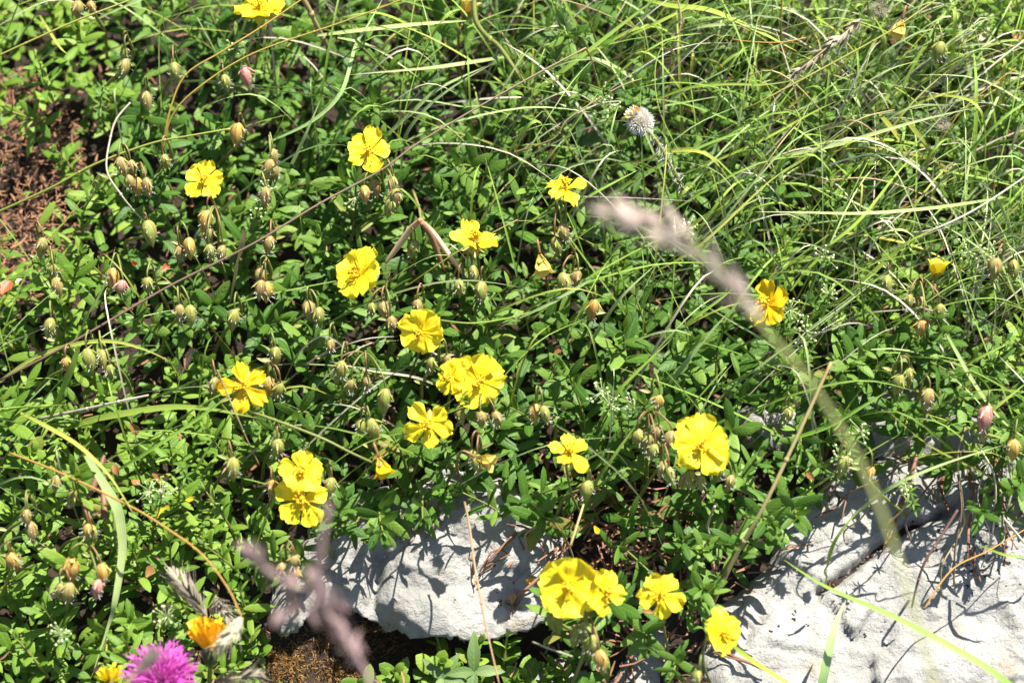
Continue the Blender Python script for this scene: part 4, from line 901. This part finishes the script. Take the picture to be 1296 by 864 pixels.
#@@SPECIAL
# ------------------------------------------------------------------ special plants
random.seed(77)
def hairs(mb, c, r, n, l, ax=None):
    for k in range(n):
        d = rvec(); p = c + d * r * rnd(.6, 1); q = p + d * l * rnd(.6, 1.2) + rvec() * l * .3
        ribbon(mb, [p, p.lerp(q, .5) + rvec() * l * .1, q], lambda t: .00016, -FW + rvec() * .4, 0)
# fuzzy hawkweed bud
e = empty('fuzzy_bud', P(885, 262, -.03)); tag(e, 'fuzzy white hawkweed bud with an orange tip on a hairy stem', 'bud'); LM.append((808, 152, 'the fuzzy white bud'))
c0 = P(810, 154, .055); stem = spline([P(885, 262, -.03), P(866, 240, .02), P(848, 208, .04), P(832, 180, .052), P(818, 163, .055)], 6)
mb = MB(); tube(mb, stem, .0012, 6); mb.obj('stem', 'stem', e)
mb = MB()
for p in stem[4:]: hairs(mb, p, .001, 9, .0035)
hairs(mb, c0, .0066, 1500, .0018); mb.obj('hairs', 'fluff', e)
mb = MB(); ball(mb, c0, .0064, .4, P(800, 140, .06) - c0, 1.15); mb.obj('head', 'husk', e)
mb = MB()
for k in range(44):
    d = ((P(797, 138, .062) - c0).normalized() + rvec() * .45).normalized(); mb.m = random.choice([0, 1, 1]); leaf(mb, c0 + d * .0055, d, rvec(), .0045, .0016, .3, .3, 0, 3)
mb.obj('florets', ['orange', 'fluff'], e)
for x, y, r, lab in ((1113, 10, .004, 'grey fluffy seed head at the top edge among tall grass'), (1193, 156, .0035, 'small grey fluffy seed head deep in the grass under a long pale blade')):
    e = empty('fluffy_seed_head', P(x, y + 30, -.02)); tag(e, lab, 'seed head'); c0 = P(x, y, .045)
    mb = MB(); tube(mb, spline([P(x + 5, y + 30, -.02), P(x + 2, y + 12, .03), c0], 5), .0008, 5); mb.obj('stem', 'stem', e)
    mb = MB(); hairs(mb, c0, r * .7, 220, r * .7); mb.obj('fluff', 'husk', e)
# dry sheaths
e = empty('dry_sheaths', P(540, 262, -.02)); tag(e, 'three pinkish dry sheaths spreading from one node beside a side-on flower', 'dry sheath'); LM.append((535, 300, 'the three dry sheaths'))
for pt, m, w in (([(533, 278), (520, 290), (505, 310), (488, 333)], 'sheath', 8.5), ([(530, 278), (545, 292), (562, 314), (589, 350)], 'sheath', 8.5), ([(533, 282), (545, 298), (553, 318), (563, 343)], 'sheath_dark', 8)):
    mb = MB(); tube(mb, spline([P(x, y, .045 - .01 * i) for i, (x, y) in enumerate(pt)], 6), lambda t: w * MM * .5 * (.35 + .65 * math.sin(math.pi * min(1, t * .9 + .08)) ** .8), 10); mb.obj('sheath', m, e)
mb = MB(); tube(mb, spline([P(533, 280, .045), P(530, 262, .02), P(522, 240, -.02)], 5), .0008, 5); mb.obj('stem', 'straw', e)
for pt, w, lab in (([(112, 630), (122, 606), (132, 576)], 9, 'purple dry pod pointing upwards by the wide grey-green blade'), ([(134, 660), (132, 640), (130, 618)], 8, 'purple dry pod hanging below another pod in the sunny leaves')):
    mb = MB(); tube(mb, spline([P(x, y, .02) for x, y in pt], 6), lambda t: w * MM * .5 * (.4 + .6 * math.sin(math.pi * t)), 8); tag(mb.obj('dry_pod', 'sheath_dark'), lab, 'pod')
# feathery spikes
def spike(pts, w, mat, label, name='grass_spike', n=90, stemmat='straw', stem=None, lenk=1.0, lump=0):
    c = spline(pts, 10); e = empty(name, (stem or pts)[-1 if stem else 0]); tag(e, label, 'grass spike')
    mb = MB(); T = tangents(c)
    for k in range(n):
        t = rnd(0, 1); i = min(len(c) - 1, int(t * (len(c) - 1))); s = T[i].orthogonal().normalized(); d = Matrix.Rotation(rnd(0, 6.28), 3, T[i]) @ s
        wl = w * (.35 + .65 * math.sin(math.pi * (t * .9 + .08)) ** .7) * (1 + lump * math.sin(t * 19))
        leaf(mb, c[i] + d * wl * .12, d * .55 + T[i] * .75, T[i] - d, wl * rnd(.8, 1.15) * lenk, wl * .28, -.5, .5, 1, 4)
        if random.random() < .4: q = c[i] + d * wl * .5 + T[i] * wl * .6; ribbon(mb, [q, q + T[i] * wl * .4 + d * wl * .2, q + T[i] * wl * .8 + d * wl * .5], lambda t: .0002, rvec(), 0)
    mb.obj('spikelets', mat, e)
    mb = MB(); tube(mb, c, w * .06, 5)
    if stem: tube(mb, spline(stem, 8), .0010, 6)
    mb.obj('stem', stemmat, e); return e
spike([P(218, 726, .03), P(238, 748, .04), P(262, 780, .035)][::-1], .010, 'husk', 'grey feathery dead grass spike lying above the orange wilted flower')
spike([P(272, 756, .03), P(282, 772, .035), P(292, 792, .03)], .007, 'husk', 'short grey feathery spike behind the cream husk')
spike([P(270, 866, .03), P(295, 858, .04), P(330, 852, .04)], .008, 'husk', 'grey feathery spike at the bottom edge beside the orange wilted flower')
spike([P(306, 780, .075), P(296, 797, .07), P(278, 822, .06)], .009, 'cream', 'cream husk at the tip of the orange-tinged bent stalk')
spike([P(1090, 24, .05), P(1060, 50, .05), P(1000, 98, .04)], .008, 'husk', 'grey dead grass spike slanting through the tall grass', n=70)
# blurred tall grass close to the camera
e = spike([PD(935, 372, .94), PD(900, 330, .94), PD(850, 295, .94), PD(800, 278, .94), PD(755, 268, .94)], .0128, 'palespike', 'pale pinkish blurred grass spike arching in front of the meadow',
          'tall_grass_spike', 58, 'stem', [PD(935, 372, .94), PD(962, 410, .935), PD(1030, 490, .92), PD(1095, 600, .90), PD(1140, 720, .88), PD(1190, 900, .86), PD(1220, 1100, .9), P(1240, 1500, -.05)], lump=.15)
spike([PD(965, 405, .94), PD(945, 385, .94), PD(928, 358, .94)], .0095, 'palespike', 'short blurred side spikelet under the pale arching spike', 'grass_spikelet', 30)
e = empty('pink_grass', P(520, 1150, -.05)); tag(e, 'pinkish purple blurred grass head rising in front of the white rock', 'grass head'); LM.append((395, 740, 'the pink blurred grass head'))
D0 = .945
mb = MB(); main = spline([P(520, 1150, -.05), PD(500, 950, .91), PD(470, 864, D0), PD(440, 812, D0), PD(412, 770, D0), PD(400, 720, D0), PD(408, 680, D0), PD(415, 640, D0)], 8); tube(mb, main, .0009, 6); mb.obj('stem', 'pinkspike', e)
for pt, w, n in (([(402, 735), (408, 690), (417, 640)], .0050, 22), ([(400, 745), (368, 738), (340, 720), (318, 705)], .0075, 20), ([(330, 712), (325, 705), (318, 695)], .009, 10), ([(420, 775), (408, 755), (402, 742)], .0105, 18), ([(446, 824), (436, 808), (428, 795)], .0115, 20), ([(345, 792), (358, 780), (375, 770)], .0085, 12),
                 ([(440, 775), (432, 765), (428, 750)], .0070, 9), ([(372, 770), (366, 752), (372, 738)], .0075, 9), ([(455, 812), (452, 822), (450, 832)], .006, 8), ([(390, 722), (392, 735), (398, 748)], .007, 8), ([(402, 795), (396, 782), (392, 770)], .008, 9)):
    w *= .85; mb = MB(); c = spline([PD(x, y, D0 + rnd(-.004, .004)) for x, y in pt], 8); T = tangents(c)
    for k in range(n):
        i = random.randrange(len(c)); d = rvec(); leaf(mb, c[i] + d * w * .1, d * .6 + T[i] * .7, -d, w * rnd(.7, 1.1), w * .35, -.4, .5, 1, 4)
    tube(mb, c, .0006, 5); mb.obj('branch', 'pinkspike', e)
spike([PD(170, 852, 1.05), PD(185, 838, 1.05), PD(194, 826, 1.05)], .007, 'husk', 'olive blurred grass tip in front of the magenta knapweed', 'grass_tip', 40, 'stem', [PD(170, 852, 1.05), PD(150, 900, 1.04), P(140, 1080, -.05)][::1])
# knapweed
def composite(x, y, r, axis, mat, n, label, name, w=.05, spread=1.1, L=1.0, thin=.0006, inv=1.0, cat='flower', droop=0):
    c = P(x, y, w); ax = axis.normalized(); e = empty(name, P(x, y + 90, -.04)); tag(e, label, cat)
    mb = MB(); b = c - ax * r * 1.2
    tube(mb, spline([P(x + 4, y + 90, -.04), P(x + 2, y + 60, .0), b], 6), .0013, 6); mb.obj('stem', 'stem', e)
    mb = MB(); ball(mb, c - ax * r * .75, r * .42 * inv, .5, ax, 1.5)
    for k in range(26):
        d = rvec(); d = (d - ax * d.dot(ax)).normalized(); leaf(mb, c - ax * r * (1.15 - .5 * random.random()) + d * r * .3 * inv, ax + d * .35, d, r * .4, r * .12, -.2, .3, 1, 3)
    mb.obj('involucre', 'involucre', e)
    mb = MB()
    for k in range(n):
        d = rvec(); s = d - ax * d.dot(ax); s.normalize(); th = spread * math.sqrt(random.random()); dd = ax * math.cos(th) + s * math.sin(th)
        p = c - ax * r * .55 + s * r * .12; l = r * rnd(.85, 1.2) * L; q = p + dd * l + rvec() * l * .1 - Z * droop * l; m = p.lerp(q, .5) + ax * l * .08 + rvec() * l * .05
        ribbon(mb, spline([p, m, q], 3), lambda t: thin * (.8 + .6 * t), -FW + rvec() * .6, .3)
        if thin < .001 and random.random() < .6: q2 = q + rvec() * l * .18; ribbon(mb, [q - dd * l * .15, q2], lambda t: thin * .6, -FW, 0)
    mb.obj('florets', mat, e); LM.append((x, y, 'the ' + name.replace('_', ' ') if name != 'wilted_flower' else 'the wilted orange flower'))
composite(202, 848, .0160, UP * .75 - FW * .7, 'magenta', 420, 'magenta knapweed flower head with thread-like florets at the bottom edge', 'magenta_knapweed', .05, 1.25)
composite(263, 806, .0130, UP * .95 - FW * .25 - RT * .05, 'orange', 70, 'wilted orange dandelion-like flower on a dark green stem beside the knapweed', 'wilted_flower', .055, .75, 1.15, .0014, .8)
composite(140, 854, .0085, UP * .8 - FW * .4, 'petal', 40, 'small yellow composite flower at the bottom edge', 'small_composite', .045, .8, 1.0, .0013)
# broad hawkweed leaves in rosettes
ROS = [(1120, 105, 60, 5, 'broad pale hairy leaves around a white woolly patch in the tall grass'), (905, 235, 56, 5, 'broad hairy leaves at the foot of the fuzzy white bud'), (1050, 285, 48, 4, 'wide grey-green leaves under the dry grass tangle'), (735, 185, 62, 4, 'long pointed leaves on the thick olive stem'),
       (640, 160, 60, 3, 'long soft leaves between the overhead stalks'), (1230, 90, 48, 4, 'broad light green leaves below the pale furled flower'), (1240, 475, 42, 3, 'broad nibbled leaves over the shaded grey rock'), (300, 100, 40, 3, 'toothed grey-green leaves behind the orange-tinged stalks'), (690, 30, 50, 3, 'broad leaves near the faded apricot flower'),
       (1010, 190, 44, 3, 'broad leaves buried in grass between the blades'), (330, 490, 34, 3, 'broad dark leaves by the orange flower in shade'), (600, 850, 40, 4, 'light green leaves growing in the dark hollow'), (560, 858, 34, 4, 'small bright leaves sprouting in the dark hollow')]
for x, y, s, k, lab in ROS:
    e = empty('broad_leaved_plant', P(x, y, -.03)); tag(e, lab, 'plant', 'broad-leaved plants in the meadow'); base = P(x, y, -.025)
    a0 = rnd(0, 6.28)
    for i in range(k):
        a = a0 + i * 6.28 / k + rnd(-.4, .4); d = Uu * math.cos(a) + V * math.sin(a) + N * rnd(.35, .8); L = s * MM * rnd(.8, 1.15)
        mb = MB(); leaf(mb, base, d, N, L * 1.15, L * rnd(.34, .46), rnd(.5, 1.1), rnd(.1, .35), 1, 12, wav=.05); mb.obj('leaf', 'leaf_broad', e)
# bedstraw sprays
BED = [(338, 240), (330, 262), (300, 60), (1045, 325), (1050, 372), (1000, 392), (1020, 420), (1225, 318), (1250, 322), (762, 495), (772, 512), (802, 515), (1062, 578), (1145, 610), (1090, 545), (188, 620), (205, 625), (78, 800), (212, 780), (700, 105), (765, 120), (770, 138), (130, 110), (540, 60), (230, 590), (1290, 120), (1270, 100), (450, 250), (560, 560), (870, 290)]
for x, y in BED:
    base = P(x + rnd(-15, 15), y + 36, -.025); tip = P(x, y, .035); e = empty('bedstraw_sprig', base)
    c = spline([base, base.lerp(tip, .5) + rvec() * .004, tip], 6); T = tangents(c)
    mb = MB(); tube(mb, c, .00045, 5); mb.obj('stem', 'stem', e)
    mb = MB()
    for k in (3, 6, 9, 11):
        for j in range(6):
            s = Matrix.Rotation(j * 1.047 + k, 3, T[k]) @ T[k].orthogonal().normalized(); leaf(mb, c[k], s + T[k] * .35, T[k], rnd(.004, .0065), .0013, .2, .3, 1, 4)
    mb.obj('leaf_whorls', 'leaf_small', e)
    fl = (x, y) not in ((130, 110), (540, 60), (230, 590), (1290, 120), (1270, 100), (560, 560))
    if fl:
        mb = MB()
        for j in range(13):
            d = (T[-1] * .4 + rvec()).normalized(); q = tip + d * rnd(.003, .009); tube(mb, [tip, tip.lerp(q, .5), q], .00015, 3); ball(mb, q, rnd(.0005, .0009), random.random())
        mb.obj('blossoms', 'blossom', e)
    later(e, 'bedstraw sprig with tiny cream blossoms' if fl else 'bright green whorled bedstraw sprig', 'sprig', 'bedstraw sprigs', x, y)
LM += [(20, 235, 'the bare brown soil'), (1150, 740, 'the cracked rock'), (1160, 525, 'the shaded grey rock'), (560, 740, 'the rock over the hollow')]
flush()
